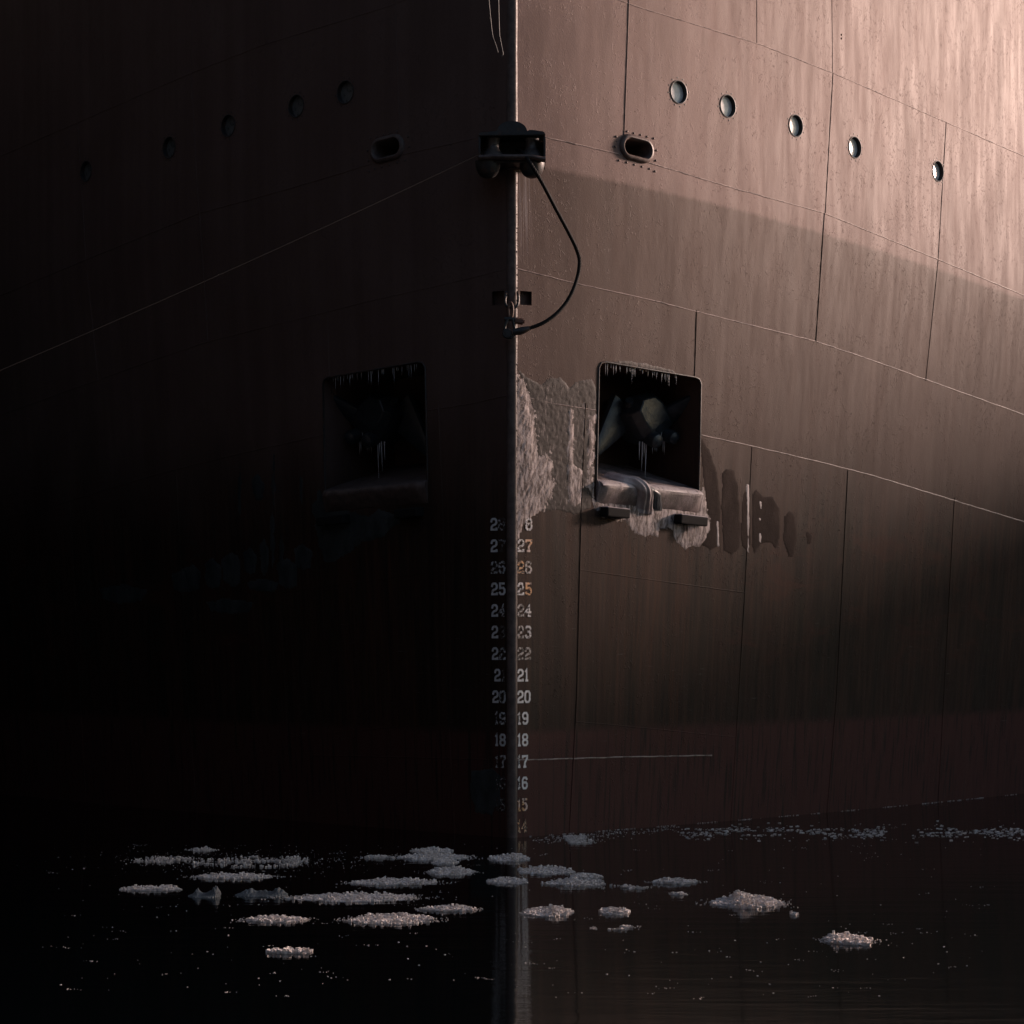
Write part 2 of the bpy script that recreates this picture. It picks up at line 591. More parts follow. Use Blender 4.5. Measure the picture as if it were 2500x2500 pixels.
# --- weld seams and lapped plate edges, joined to the hull mesh
SEAMS = [
    ([(1296, 327), (1331, 335), (1520, 378), (1800, 462), (2012, 520), (2130, 568), (2330, 650), (2520, 730)], 0.014),
    ([(1262, 656), (1390, 688), (1600, 735), (1770, 778), (1991, 833), (2130, 880), (2520, 1020)], 0.012),
    ([(1262, 965), (1350, 985), (1455, 1002)], 0.014),
    ([(1712, 1062), (1840, 1090), (2010, 1130), (2130, 1161), (2520, 1280)], 0.013),
    ([(1418, 1392), (1600, 1417), (1818, 1447)], 0.011),
    ([(1407, 1762), (1600, 1780), (1796, 1800)], 0.011),
    ([(1262, 1856), (1500, 1849), (1738, 1844)], 0.013),
    ([(1380, -50), (1560, 18), (1750, 76), (1860, 110), (2033, 178), (2130, 220), (2520, 390)], 0.013),
    ([(1536, -20), (1533, 76), (1524, 330)], 0.009),
    ([(2034, 178), (2015, 520)], 0.009), ([(2013, 520), (1992, 834)], 0.011),
    ([(1701, 757), (1696, 920)], 0.010),
    ([(1430, 985), (1419, 1250), (1408, 1700), (1389, 2050)], 0.011),
    ([(1836, 1090), (1818, 1450), (1797, 1800)], 0.008), ([(1797, 1800), (1784, 2010)], 0.006),
    ([(2070, 1148), (2042, 1700), (2018, 1995)], 0.010),
    ([(1848, -20), (1848, 106)], 0.006), ([(2031, -20), (2033, 178)], 0.006),
    ([(2310, 300), (2290, 640), (2260, 930)], 0.009), ([(2330, 1215), (2290, 1960)], 0.009),
]
newme.materials.clear(); newme.materials.append(M_HULL); newme.materials.append(M_SEAM)
bm = bmesh.new()
bm.from_mesh(newme)
for f_ in bm.faces: f_.material_index = 0
random.seed(3)
for side in (1, -1):
    for pts, r in SEAMS:
        nf0 = len(bm.faces)
        sink0 = abs(pts[0][1] - pts[-1][1]) < abs(pts[0][0] - pts[-1][0])
        P = []
        for (x0, y0), (x1, y1) in zip(pts, pts[1:]):
            n = max(2, int(math.hypot(x1 - x0, y1 - y0) / 14))
            for k in range(n):
                P.append((x0 + (x1 - x0) * k / n, y0 + (y1 - y0) * k / n))
        P.append(pts[-1])
        W = []
        for x, y in P:
            y2 = y + random.uniform(-0.5, 0.5)
            sd_, ss_, sz_ = hull_px(mx(x, side), y2)
            Fs = frame_at(sd_, ss_, sz_)
            sink = 0.45 * r if sink0 else 0.0
            W.append(Fs.to_translation() - (Fs.to_3x3() @ Vector((0, 0, 1))) * sink - SHIP_O)
        tube(bm, W, lambda t, r=r: 0.9 * r * random.uniform(0.8, 1.15), 8, cap=True)
        if sink0 and side > 0 and (pts[0][1] < 1300 or pts[0][1] > 1850):  # painted highlight only on seams of the sunlit starboard side
            bm.faces.ensure_lookup_table()
            for fi in range(nf0, len(bm.faces)): bm.faces[fi].material_index = 1
bm.to_mesh(newme)
bm.free()
newme.polygons.foreach_set('use_smooth', [True] * len(newme.polygons))
newme.set_sharp_from_angle(angle=R(30))

# --- stem bar
bm = bmesh.new()
rings = []
random.seed(4)
zz = [-1.5 + 0.12 * k for k in range(int(16.7 / 0.12))]
for z in zz:
    ring = []
    k = 14
    jog = 0.004 * noise.noise(Vector((0, 0, z * 2.2)))
    for a in range(k + 1):
        th = math.pi * a / k
        ring.append(bm.verts.new(Vector((-(STEM + 0.012 + jog) * math.cos(th), D0 + 0.02 - (0.055 + jog) * math.sin(th), z))))
    ring.append(bm.verts.new(Vector((STEM + 0.012, D0 + 0.06, z))))
    ring.append(bm.verts.new(Vector((-STEM - 0.012, D0 + 0.06, z))))
    rings.append(ring)
for a, b in zip(rings, rings[1:]):
    n = len(a)
    for k in range(n):
        bm.faces.new((a[k], a[(k + 1) % n], b[(k + 1) % n], b[k]))
bm.faces.new(list(reversed(rings[0])))
bm.faces.new(rings[-1])
bmesh.ops.recalc_face_normals(bm, faces=bm.faces)
ship_part('stem_bar', bm, M_STEM, True, 50)

# --- portholes
def porthole_meshes():
    bm = bmesh.new()
    seg = 40
    prof = [(0.178, -0.004), (0.178, 0.007), (0.168, 0.010), (0.160, 0.006), (0.160, -0.055), (0.154, -0.058), (0.154, -0.112), (0.172, -0.112)]
    rings = []
    for r, h in prof:
        rings.append([bm.verts.new((r * math.cos(2 * math.pi * k / seg), r * math.sin(2 * math.pi * k / seg), h)) for k in range(seg)])
    for a, b in zip(rings, rings[1:]):
        for k in range(seg):
            bm.faces.new((a[k], b[k], b[(k + 1) % seg], a[(k + 1) % seg]))
    for k in range(12):
        a = 2 * math.pi * k / 12 + 0.13
        M = Matrix.Translation((0.212 * math.cos(a), 0.212 * math.sin(a), 0)) @ Matrix.Scale(0.6, 4, (0, 0, 1))
        bmesh.ops.create_icosphere(bm, subdivisions=1, radius=0.013, matrix=M)
    bmesh.ops.recalc_face_normals(bm, faces=bm.faces)
    g = bmesh.new()
    bmesh.ops.create_circle(g, cap_ends=True, segments=40, radius=0.16)
    r = bmesh.ops.extrude_face_region(g, geom=list(g.faces))
    for v in [e for e in r['geom'] if isinstance(e, bmesh.types.BMVert)]:
        v.co.z -= 0.008
    bmesh.ops.recalc_face_normals(g, faces=g.faces)
    return bm, g
rimme = gme = None
for i, (side, F) in enumerate(HF):
    if rimme is None:
        b1, b2 = porthole_meshes()
        o = ship_local('porthole', b1, M_DARK, F, True, 35)  # black rim paints in the shaded wall of the recess
        g = link_mesh('glass', b2, M_GLASS, o)
        g.location = (0, 0, -0.062)
        rimme, gme = o.data, g.data
        gme_port = g.data.copy(); gme_port.materials.clear(); gme_port.materials.append(mat_metal('shaded_glass', (0.10, 0.11, 0.11), 0.3, 9, 0.003))  # darker copy for port: shade of that side put into the glass colour
    else:
        o = bpy.data.objects.new('porthole', rimme); COL.objects.link(o)
        o.parent = ship; o.matrix_local = Matrix.Translation(-SHIP_O) @ F
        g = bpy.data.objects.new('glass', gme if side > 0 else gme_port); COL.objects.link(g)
        g.parent = o; g.location = (0, 0, -0.062)

# --- oval mooring chocks with bolted flange
def chock_mesh(side):
    bm = bmesh.new()
    prof = [(0.075, -0.01), (0.070, 0.022), (0.048, 0.045), (0.022, 0.05), (0.0, 0.03), (-0.012, -0.02), (-0.012, -0.6)]
    rings = []
    for off, h in prof:
        rings.append([bm.verts.new((x, y, h)) for x, y in stadium(0.255 + off, 0.115 + off, 12)])
    for a, b in zip(rings, rings[1:]):
        n = len(a)
        for k in range(n):
            bm.faces.new((a[k], a[(k + 1) % n], b[(k + 1) % n], b[k]))
    bl = []
    for k in range(5):
        bl.append((-0.20 + 0.13 * k, 0.215)); bl.append((-0.32 + 0.15 * k, -0.235 - 0.002 * k))
    bl += [(0.39, -0.1), (0.39, 0.05), (-0.40, 0.10), (-0.41, -0.05), (0.39, -0.26)]
    for x, y in bl:
        M = Matrix.Translation((x * side, y, 0)) @ Matrix.Scale(0.7, 4, (0, 0, 1))
        bmesh.ops.create_icosphere(bm, subdivisions=2, radius=0.017, matrix=M)
    bmesh.ops.recalc_face_normals(bm, faces=bm.faces)
    return bm
for side, F in CF:
    ship_local('mooring_chock', chock_mesh(side), M_STEM if side > 0 else M_STEM, F, True, 50)

# --- anchor pockets: rim, sill, rubbing blocks
def line3(p, q, n):
    return [p + (q - p) * (k / n) for k in range(n + 1)]
POCKETS = {}
for side in (1, -1):
    F = frame_px(mx(1583, side), 1050)
    B = F.to_3x3()
    N = B @ Vector((0, 0, 1)); V = B @ Vector((0, 1, 0)); U = B @ Vector((1, 0, 0)) * side
    POCKETS[side] = (F, U, V, N)
    # rounded lining edge round the opening
    bm = bmesh.new()
    top = [hp(*hull_px(mx(x, side), y)) for x, y in POCKET[-1:] + POCKET[:8]]
    top = [hp(*hull_px(mx(1456, side), 1172)), hp(*hull_px(mx(1459, side), 1040))] + top
    tube(bm, top, 0.016, 8)
    rim = ship_part('pocket_rim', bm, M_DARK, True, 60)
    # sill
    a = hp(*hull_px(mx(1455, side), 1172)); b = hp(*hull_px(mx(1707, side), 1197))
    prof = [(-1.49, 0.36), (-0.9, 0.22), (-0.3, 0.08), (-0.02, 0.012), (0.05, -0.004), (0.105, -0.03), (0.135, -0.07), (0.13, -0.11), (0.03, -0.31), (0.0, -0.34), (-0.05, -0.34), (-0.05, -0.03), (-0.3, -0.05), (-1.49, -0.05)]
    bm = bmesh.new()
    rings = []
    n = 60
    for k, p in enumerate(line3(a + U * 0.006, b - U * 0.006, n)):
        t = k / n
        endf = 1 - 0.5 * (1 - min(1, t * 12)) ** 2 - 0.5 * (1 - min(1, (1 - t) * 12)) ** 2
        ring = []
        for (nn, vv) in prof:
            q = nn * endf if nn > 0 else nn
            dv = 0.012 * noise.noise(Vector((k * 0.9, vv * 5, nn * 3)))
            ring.append(bm.verts.new(p + N * (q + dv) + V * (vv + dv)))
        rings.append(ring)
    for r1, r2 in zip(rings, rings[1:]):
        m = len(r1)
        for k in range(m):
            bm.faces.new((r1[k], r1[(k + 1) % m], r2[(k + 1) % m], r2[k]))
    bm.faces.new(rings[0]); bm.faces.new(list(reversed(rings[-1])))
    bmesh.ops.recalc_face_normals(bm, faces=bm.faces)
    ship_part('pocket_sill', bm, mat_ice('iced_sill_steel', (0.11, 0.083, 0.077), (0.34, 0.27, 0.26), 0.45, 60, 0.016) if side > 0 else M_STEM, True, 50)
    # icicles along the top edge
    rnd = random.Random(7 + side)
    for k in range(34):
        t = rnd.random() ** 1.0
        x = 1474 + t * 190
        y = 889 + (x - 1474) * 0.158
        if side < 0: x = 1480 + t * 210; y = 890 + (x - 1474) * 0.158
        ln = rnd.choice([0.05, 0.06, 0.08, 0.10, 0.16, 0.20]) * rnd.uniform(0.7, 1.1)
        p = hp(*hull_px(mx(x, side), y)) - N * 0.025
        bm = bmesh.new()
        tube(bm, [p + Vector((0, 0, 0.02)), p, p - Vector((0, 0, ln * 0.5)), p - Vector((0, 0, ln))], lambda t_: 0.0075 * (1.05 - t_), 6)
        ship_part('icicle', bm, M_ICICLE, True, 60, None)
    # rubbing blocks below the sill
    for (x, y, wd) in ((1493, 1252, 0.46), (1677, 1270, 0.60)):
        Fb = frame_px(mx(x, side), y) @ Matrix.Rotation(R(-3 * side), 4, 'Z')
        bm = bmesh.new()
        box(bm, (0, 0, 0.04), (wd, 0.135, 0.24), None, 0.022)
        ob = ship_local('rubbing_block', bm, M_ROPE, Fb, False)  # near-black colour puts the shade of the fronts into the blocks
        if side > 0:
            bm = bmesh.new()
            nx_, ny_ = int(wd / 0.015), 14
            g = [[bm.verts.new((-wd / 2 + wd * i / nx_, 0.069 + 0.010 * (0.5 + noise.noise(Vector((i * 0.5 + x, j * 0.6, 0)))) * min(1, i, nx_ - i, j, ny_ - j) + (0.004 if 0 < i < nx_ and 0 < j < ny_ else -0.003), -0.075 + 0.23 * j / ny_)) for j in range(ny_ + 1)] for i in range(nx_ + 1)]
            for i in range(nx_):
                for j in range(ny_):
                    bm.faces.new((g[i][j], g[i][j + 1], g[i + 1][j + 1], g[i + 1][j]))
            bmesh.ops.recalc_face_normals(bm, faces=bm.faces)
            link_mesh('lit_frost_cap', bm, M_RIMICE, ob)  # frost here also carries the light on the block tops

# --- anchors in the pockets
def anchor(side):
    F, U, V, N = POCKETS[side]
    C = frame_px(mx(1652, side), 1019)
    P0 = C.to_translation() - N * 0.72
    root = empty('anchor', P0)
    B3 = Matrix((( U.x, V.x, N.x), (U.y, V.y, N.y), (U.z, V.z, N.z)))
    def fin(name, bm, mat=M_ANCHOR, parent=root, sm=True, ang=40):
        for v in bm.verts:
            v.co = B3 @ v.co
        bmesh.ops.recalc_face_normals(bm, faces=bm.faces)
        return link_mesh(name, bm, mat, parent, sm, ang)
    # crown: a faceted shield-shaped block, rounded by subdivision
    bm = bmesh.new()
    front = [(-0.36, 0.02), (-0.26, 0.25), (0.04, 0.32), (0.24, 0.22), (0.44, -0.06), (0.18, -0.24), (0.0, -0.36), (-0.20, -0.20)]
    layers = [(-0.34, 1.0), (0.05, 1.22), (0.18, 1.12), (0.30, 0.74)]
    rg = [[bm.verts.new((x * k - (0.07 if k < 0.8 else 0), y * k + (0.07 if k < 0.8 else 0), d)) for x, y in front] for d, k in layers]
    for r1, r2 in zip(rg, rg[1:]):
        for k in range(8):
            bm.faces.new((r1[k], r1[(k + 1) % 8], r2[(k + 1) % 8], r2[k]))
    bm.faces.new(rg[0]); bm.faces.new(rg[-1])
    bmesh.ops.recalc_face_normals(bm, faces=bm.faces)
    bmesh.ops.bevel(bm, geom=list(bm.edges), offset=0.014, segments=1, affect='EDGES')
    fin('crown', bm, ang=18)
    # shank running back into the hawse pipe
    bm = bmesh.new()
    tube(bm, [(0.02, 0.05, -0.30), (0.02, 0.22, -0.98)], lambda t: 0.13 - 0.03 * t, 14)
    fin('shank', bm)
    # rounded lugs below the crown
    for lx, ly, r in ((0.0, -0.30, 0.115), (0.36, -0.24, 0.105)):
        bm = bmesh.new()
        prof = [(0.02, -0.20), (r * 0.9, -0.19), (r, -0.12), (r, 0.12), (r * 0.92, 0.17), (r * 0.55, 0.20), (0.01, 0.205)]
        seg = 20
        M = Matrix.Translation((lx, ly, 0.0)) @ Matrix.Rotation(R(18), 4, 'X')
        lathe(bm, prof, (0, 0, 0), seg=seg, M=Matrix.Translation((0, 0, 0.18)) @ M)
        fin('lug', bm)
    bm = bmesh.new()
    tube(bm, [(0.0, -0.30, 0.04), (0.18, -0.33, 0.05), (0.36, -0.26, 0.04)], 0.06, 12)
    fin('lug_web', bm)
    # flukes
    def fluke(base, tip, wb, wt, th):
        bm = bmesh.new()
        a = Vector(base); b = Vector(tip)
        d = (b - a).normalized()
        sidev = d.cross(Vector((0, 0, 1))).normalized()
        nn = sidev.cross(d)
        rings = []
        m = 9
        for k in range(m + 1):
            t = k / m
            w = wb + (wt - wb) * t
            h = th * (1 - 0.55 * t)
            if k == m: w *= 0.6; h *= 0.6
            p = a + (b - a) * t
            ring = []
            for j in range(12):
                th_ = 2 * math.pi * j / 12
                cx = math.copysign(abs(math.cos(th_)) ** 0.6, math.cos(th_))
                cy = math.copysign(abs(math.sin(th_)) ** 0.8, math.sin(th_))
                ring.append(bm.verts.new(p + sidev * (w * cx) + nn * (h * cy)))
            rings.append(ring)
        for r1, r2 in zip(rings, rings[1:]):
            for j in range(12):
                bm.faces.new((r1[j], r1[(j + 1) % 12], r2[(j + 1) % 12], r2[j]))
        bm.faces.new(rings[0]); bm.faces.new(rings[-1])
        return bm
    fin('fluke', fluke((-0.26, 0.12, -0.14), (-0.92, -0.64, -0.12), 0.33, 0.05, 0.10))
    fin('fluke', fluke((0.34, -0.02, 0.02), (0.66, 0.40, 0.62), 0.17, 0.075, 0.09))
    bm = bmesh.new()
    tube(bm, [(-0.20, 0.05, -0.02), (-0.36, 0.20, 0.08), (-0.40, 0.245, 0.12)], lambda t: 0.09 - 0.03 * t, 12)
    fin('horn', bm)
    rnd = random.Random(5)
    for (x, y, z_, ln) in ((-0.16, -0.38, 0.12, 0.26), (-0.12, -0.38, 0.14, 0.44), (-0.08, -0.40, 0.14, 0.20), (-0.04, -0.40, 0.14, 0.62),
                           (0.14, -0.36, 0.10, 0.18), (0.19, -0.38, 0.10, 0.12), (0.23, -0.36, 0.10, 0.14), (0.16, -0.08, 0.2, 0.06), (0.22, -0.10, 0.2, 0.22), (0.34, -0.34, 0.12, 0.16), (0.37, -0.34, 0.12, 0.2)):
        bm = bmesh.new()
        tube(bm, [(x, y + 0.02, z_), (x, y - ln * 0.5, z_), (x, y - ln, z_)], lambda t: 0.010 * (1.08 - t), 6)
        fin('icicle', bm, M_ICICLE)
    if side > 0:
        tag(root, 'dark iron stockless anchor hung with icicles in the sunlit right hand hull pocket', 'anchor', 'anchors stowed in the bow pockets')
    else:
        tag(root, 'anchor barely visible in the black pocket on the shaded left side of the bow', 'anchor', 'anchors stowed in the bow pockets')
anchor(1)
anchor(-1)

# frozen overflow draped over the sill of the starboard pocket
F, U, V, N = POCKETS[1]
def hpn(px, py, n):
    M = frame_px(px, py)
    return M.to_translation() + (M.to_3x3() @ Vector((0, 0, 1))) * n
# a sheet of frozen water following the sill profile, ribbed where it ran
SA = hp(*hull_px(1455, 1172)); SB = hp(*hull_px(1707, 1197))
SPROF = [(-0.75, 0.185), (-0.5, 0.13), (-0.3, 0.08), (-0.02, 0.012), (0.05, -0.004), (0.105, -0.03), (0.135, -0.07), (0.13, -0.11), (0.08, -0.21), (0.035, -0.31), (0.02, -0.36), (0.015, -0.42)]
SPL = spline([Vector((a, b, 0)) for a, b in SPROF], 6)
def drape(bm, cen0, cen1, w0, w1, th, ribs, t0, t1, sh=0.5, seed=0):
    n = len(SPL); i0 = int(t0 * (n - 1)); i1 = int(t1 * (n - 1))
    nw = 40
    rows = []
    for i in range(i0, i1 + 1):
        t = (i - i0) / (i1 - i0)
        q = SPL[i]
        tg = (SPL[min(i + 1, n - 1)] - SPL[max(i - 1, 0)]).normalized()
        nr = Vector((-tg.y, tg.x, 0))
        if nr.x + nr.y < 0: nr = -nr
        c = cen0 + (cen1 - cen0) * smooth(0, 1, t ** sh); w = w0 + (w1 - w0) * t
        row = []
        for k in range(nw + 1):
            u = -1 + 2 * k / nw
            prof_ = max(0.0, 1 - abs(u) ** 2.2)
            h = th * prof_ * (0.45 + 0.55 * math.sin(math.pi * min(1, 0.15 + t * 0.85)))
            h += (0.020 if ribs else 0.0) * prof_ * (0.3 + 0.7 * t) * math.cos(u * ribs * math.pi + 0.6 * noise.noise(Vector((t * 3, seed, 0))))
            h += 0.006 * noise.noise(Vector((u * 6, t * 9, seed)))
            if k in (0, nw): h = -0.01
            base = SA + (SB - SA) * (c + u * w)
            row.append(bm.verts.new(base + N * (q.x + nr.x * h) + V * (q.y + nr.y * h)))
        rows.append(row)
    for r1, r2 in zip(rows, rows[1:]):
        for k in range(nw):
            bm.faces.new((r1[k], r1[k + 1], r2[k + 1], r2[k]))
bm = bmesh.new()
drape(bm, 0.34, 0.56, 0.05, 0.075, 0.045, 0.0, 0.28, 0.92, 0.8, 3)
ship_part('frozen_overflow', bm, M_ANCHOR, True, 60)  # dark strip painted in as the overflow's shaded right side
bm = bmesh.new()
drape(bm, 0.50, 0.50, 0.485, 0.485, 0.010, 0.0, 0.27, 0.56, 0.8, 6)
ship_part('lit_lip', bm, M_RIMICE, True, 60)  # pale strip added in place of light along the sill lip
bm = bmesh.new()
drape(bm, 0.28, 0.47, 0.06, 0.085, 0.11, 4.0, 0.18, 1.0, 0.8, 1)
ship_part('frozen_overflow', bm, M_RIMICE, True, 60)
rnd = random.Random(11)
for k in range(7):
    bm = bmesh.new()
    x = 1668 + k * 4.2 + rnd.uniform(-1, 1)
    p = hpn(x, 1284, 0.10)
    tube(bm, [p + Vector((0, 0, 0.03)), p - Vector((0, 0, 0.08)), p - Vector((0, 0, rnd.uniform(0.12, 0.22)))], lambda t: 0.010 * (1.1 - t), 6)
    ship_part('icicle', bm, M_RIMICE, True, 60)

# --- ice crusts on the plating
def seg_dist(px, py, poly):
    best = 1e9
    ins = False
    n = len(poly)
    j = n - 1
    for i in range(n):
        xi, yi = poly[i]; xj, yj = poly[j]
        if (yi > py) != (yj > py) and px < (xj - xi) * (py - yi) / (yj - yi) + xi:
            ins = not ins
        dx, dy = xj - xi, yj - yi
        L2 = dx * dx + dy * dy
        t = clampf(((px - xi) * dx + (py - yi) * dy) / L2) if L2 else 0
        d = math.hypot(px - xi - t * dx, py - yi - t * dy)
        best = min(best, d)
        j = i
    return best if ins else -best

def ice_sheet(name, poly, thick, mat, edge=10, ragged=6, step=3.0, ridge=None, label=None, holes=None):
    xs = [p[0] for p in poly]; ys = [p[1] for p in poly]
    x0, x1, y0, y1 = min(xs) - 6, max(xs) + 6, min(ys) - 6, max(ys) + 6
    nx_ = int((x1 - x0) / step) + 1; ny_ = int((y1 - y0) / step) + 1
    bm = bmesh.new()
    grid = {}
    for i in range(nx_ + 1):
        for j in range(ny_ + 1):
            x = x0 + i * step; y = y0 + j * step
            d = seg_dist(x, y, poly) + ragged * noise.noise(Vector((x * 0.06, y * 0.035, 3.1))) + ragged * 0.5 * noise.noise(Vector((x * 0.2, y * 0.12, 7.1)))
            if d < -step * 1.2 or abs(x - 1250) < 11:
                continue
            e = smooth(0, edge, d)
            h = thick * (0.25 + 0.75 * e) * (0.8 + 0.5 * noise.noise(Vector((x * 0.05, y * 0.03, 1.0))))
            if ridge:
                h += ridge(x, y) * e
            h += 0.0022 * noise.noise(Vector((x * 0.45, y * 0.45, 0)))
            if d < 0:
                h = -0.006
            sd, ss, sz = hull_px(x, y)
            M = frame_at(sd, ss, sz)
            grid[(i, j)] = bm.verts.new(M.to_translation() + (M.to_3x3() @ Vector((0, 0, 1))) * h)
    for i in range(nx_):
        for j in range(ny_):
            k = [(i, j), (i, j + 1), (i + 1, j + 1), (i + 1, j)]
            q = [grid[c] for c in k if c in grid]
            if len(q) >= 3:
                try: bm.faces.new(q)
                except ValueError: pass
    lone = [v for v in bm.verts if not v.link_faces]
    bmesh.ops.delete(bm, geom=lone, context='VERTS')
    o = ship_part(name, bm, mat, True, 60)
    if label: o['label'] = label
    return o

def ridge_spray(x, y):
    q = (x * 0.82 + y * 0.42)
    a = (-x * 0.42 + y * 0.82)
    n = noise.noise(Vector((q * 0.34, a * 0.030, 0.5)))
    return 0.008 * (1 - abs(n) * 2.4) * clampf(1.25 - (x - 1258) / 150.0, 0.15, 1)

def ridge_fine(x, y):
    return 0.005 * noise.noise(Vector((x * 0.22, y * 0.09, 2.0)))

def ridge_vert(x, y):
    return 0.006 * noise.noise(Vector((x * 0.4, y * 0.06, 2.0)))

ice_sheet('ice_crust', [(1255, 895), (1280, 930), (1300, 965), (1312, 1040), (1322, 1110), (1336, 1090), (1356, 1130), (1354, 1225), (1318, 1252), (1300, 1262), (1282, 1280), (1268, 1312), (1255, 1318)], 0.011, M_CRUST, 26, 12, 2.6, ridge_spray, 'rippled pale frozen spray against the stem')
ice_sheet('thin_ice', [(1262, 900), (1300, 930), (1320, 938), (1335, 922), (1365, 920), (1390, 945), (1410, 928), (1445, 926), (1456, 950), (1452, 1170), (1445, 1240), (1400, 1258), (1365, 1245), (1320, 1250), (1310, 1150), (1296, 1000), (1280, 940)], 0.005, M_FILM, 8, 5, 3.0, ridge_fine, 'thin brown glazed ice between stem and pocket')
ice_sheet('ice_crust', [(1388, 1000), (1400, 998), (1404, 1130), (1424, 1150), (1420, 1230), (1398, 1240), (1384, 1225), (1382, 1110)], 0.013, M_CRUST, 9, 6, 3.0, ridge_fine, 'narrow pale frozen run left of the pocket')
ice_sheet('ice_crust', [(1433, 1010), (1454, 1012), (1450, 1180), (1452, 1222), (1700, 1248), (1712, 1190), (1716, 1170), (1728, 1230), (1738, 1290), (1725, 1320), (1700, 1335), (1672, 1340), (1650, 1318), (1640, 1290), (1610, 1290), (1606, 1312), (1575, 1308), (1545, 1295), (1525, 1275), (1500, 1268), (1470, 1262), (1445, 1230), (1430, 1180)], 0.013, M_CRUST, 12, 9, 3.0, ridge_fine, 'pale frosted crust around and below the pocket sill')
LOBES = [
    [(1708, 1062), (1722, 1078), (1745, 1130), (1755, 1180), (1762, 1260), (1758, 1330), (1735, 1345), (1712, 1330), (1730, 1290), (1716, 1160)],
    [(1762, 1155), (1775, 1143), (1792, 1148), (1803, 1190), (1808, 1260), (1806, 1340), (1785, 1355), (1765, 1345), (1760, 1250)],
    [(1815, 1200), (1826, 1198), (1833, 1250), (1834, 1330), (1822, 1348), (1810, 1330), (1809, 1250)],
    [(1836, 1205), (1846, 1192), (1862, 1215), (1885, 1212), (1902, 1240), (1906, 1300), (1895, 1342), (1880, 1325), (1858, 1325), (1842, 1355), (1834, 1330)],
    [(1914, 1262), (1926, 1248), (1942, 1256), (1946, 1310), (1938, 1360), (1924, 1358), (1912, 1320)],
    [(1968, 1300), (1976, 1298), (1984, 1310), (1982, 1325), (1972, 1328)],
]
for lb in LOBES:
    ice_sheet('thin_ice', lb, 0.005, M_THIN, 5, 3, 3.0, None)
for x, y0, y1 in ((1752, 1270, 1335), (1857, 1222, 1246), (1855, 1300, 1325), (1826, 1180, 1350), (1855, 1262, 1275)):
    ice_sheet('ice_crust', [(x - 4, y0), (x + 3, y0 + 2), (x + 4, (y0 + y1) / 2), (x + 3, y1), (x - 3, y1 - 3), (x - 4, (y0 + y1) / 2)], 0.008, M_RIMICE, 3, 2, 2.0, None)
ice_sheet('thin_ice', [(1486, 884), (1520, 880), (1570, 886), (1640, 903), (1652, 912), (1600, 906), (1540, 896)], 0.005, M_FILM, 5, 3, 2.5, ridge_fine, 'thin frost above the pocket edge')
# faint ice on the shaded port side
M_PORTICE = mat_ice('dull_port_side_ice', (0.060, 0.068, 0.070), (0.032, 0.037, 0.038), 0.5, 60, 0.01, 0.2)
rnd = random.Random(21)
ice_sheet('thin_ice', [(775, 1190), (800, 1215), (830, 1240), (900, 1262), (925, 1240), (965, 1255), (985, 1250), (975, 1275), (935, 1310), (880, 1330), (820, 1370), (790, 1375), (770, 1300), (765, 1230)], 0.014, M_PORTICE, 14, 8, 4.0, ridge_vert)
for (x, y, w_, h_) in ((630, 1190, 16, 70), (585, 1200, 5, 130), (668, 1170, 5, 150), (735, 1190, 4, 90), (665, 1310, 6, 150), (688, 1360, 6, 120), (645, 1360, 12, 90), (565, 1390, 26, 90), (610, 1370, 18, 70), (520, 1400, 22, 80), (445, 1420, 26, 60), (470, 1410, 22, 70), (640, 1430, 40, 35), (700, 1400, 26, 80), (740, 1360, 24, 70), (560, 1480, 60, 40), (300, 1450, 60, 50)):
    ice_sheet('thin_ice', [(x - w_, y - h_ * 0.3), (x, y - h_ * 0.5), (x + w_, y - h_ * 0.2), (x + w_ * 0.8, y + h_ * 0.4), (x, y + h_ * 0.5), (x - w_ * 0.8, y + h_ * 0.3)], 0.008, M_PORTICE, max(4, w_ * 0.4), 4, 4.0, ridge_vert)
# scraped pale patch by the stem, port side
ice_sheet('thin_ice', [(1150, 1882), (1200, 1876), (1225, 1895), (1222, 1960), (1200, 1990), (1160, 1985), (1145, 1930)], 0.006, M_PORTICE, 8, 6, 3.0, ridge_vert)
# beaded frost down the edge of the stem
bm = bmesh.new()
rnd = random.Random(31)
for k in range(200):
    z = rnd.uniform(3.9, 7.0) if k % 3 else rnd.uniform(7.0, 9.5)
    xx = STEM + 0.010 + rnd.uniform(-0.006, 0.004)
    M = Matrix.Translation((xx, D0 + 0.006 + rnd.uniform(-0.012, 0.01), z)) @ Matrix.Diagonal((rnd.uniform(0.6, 1), rnd.uniform(0.6, 1), rnd.uniform(1, 3), 1))
    bmesh.ops.create_icosphere(bm, subdivisions=1, radius=rnd.uniform(0.003, 0.007), matrix=M)
ship_part('frost_beads', bm, M_CRUST, True)['kind'] = 'stuff'

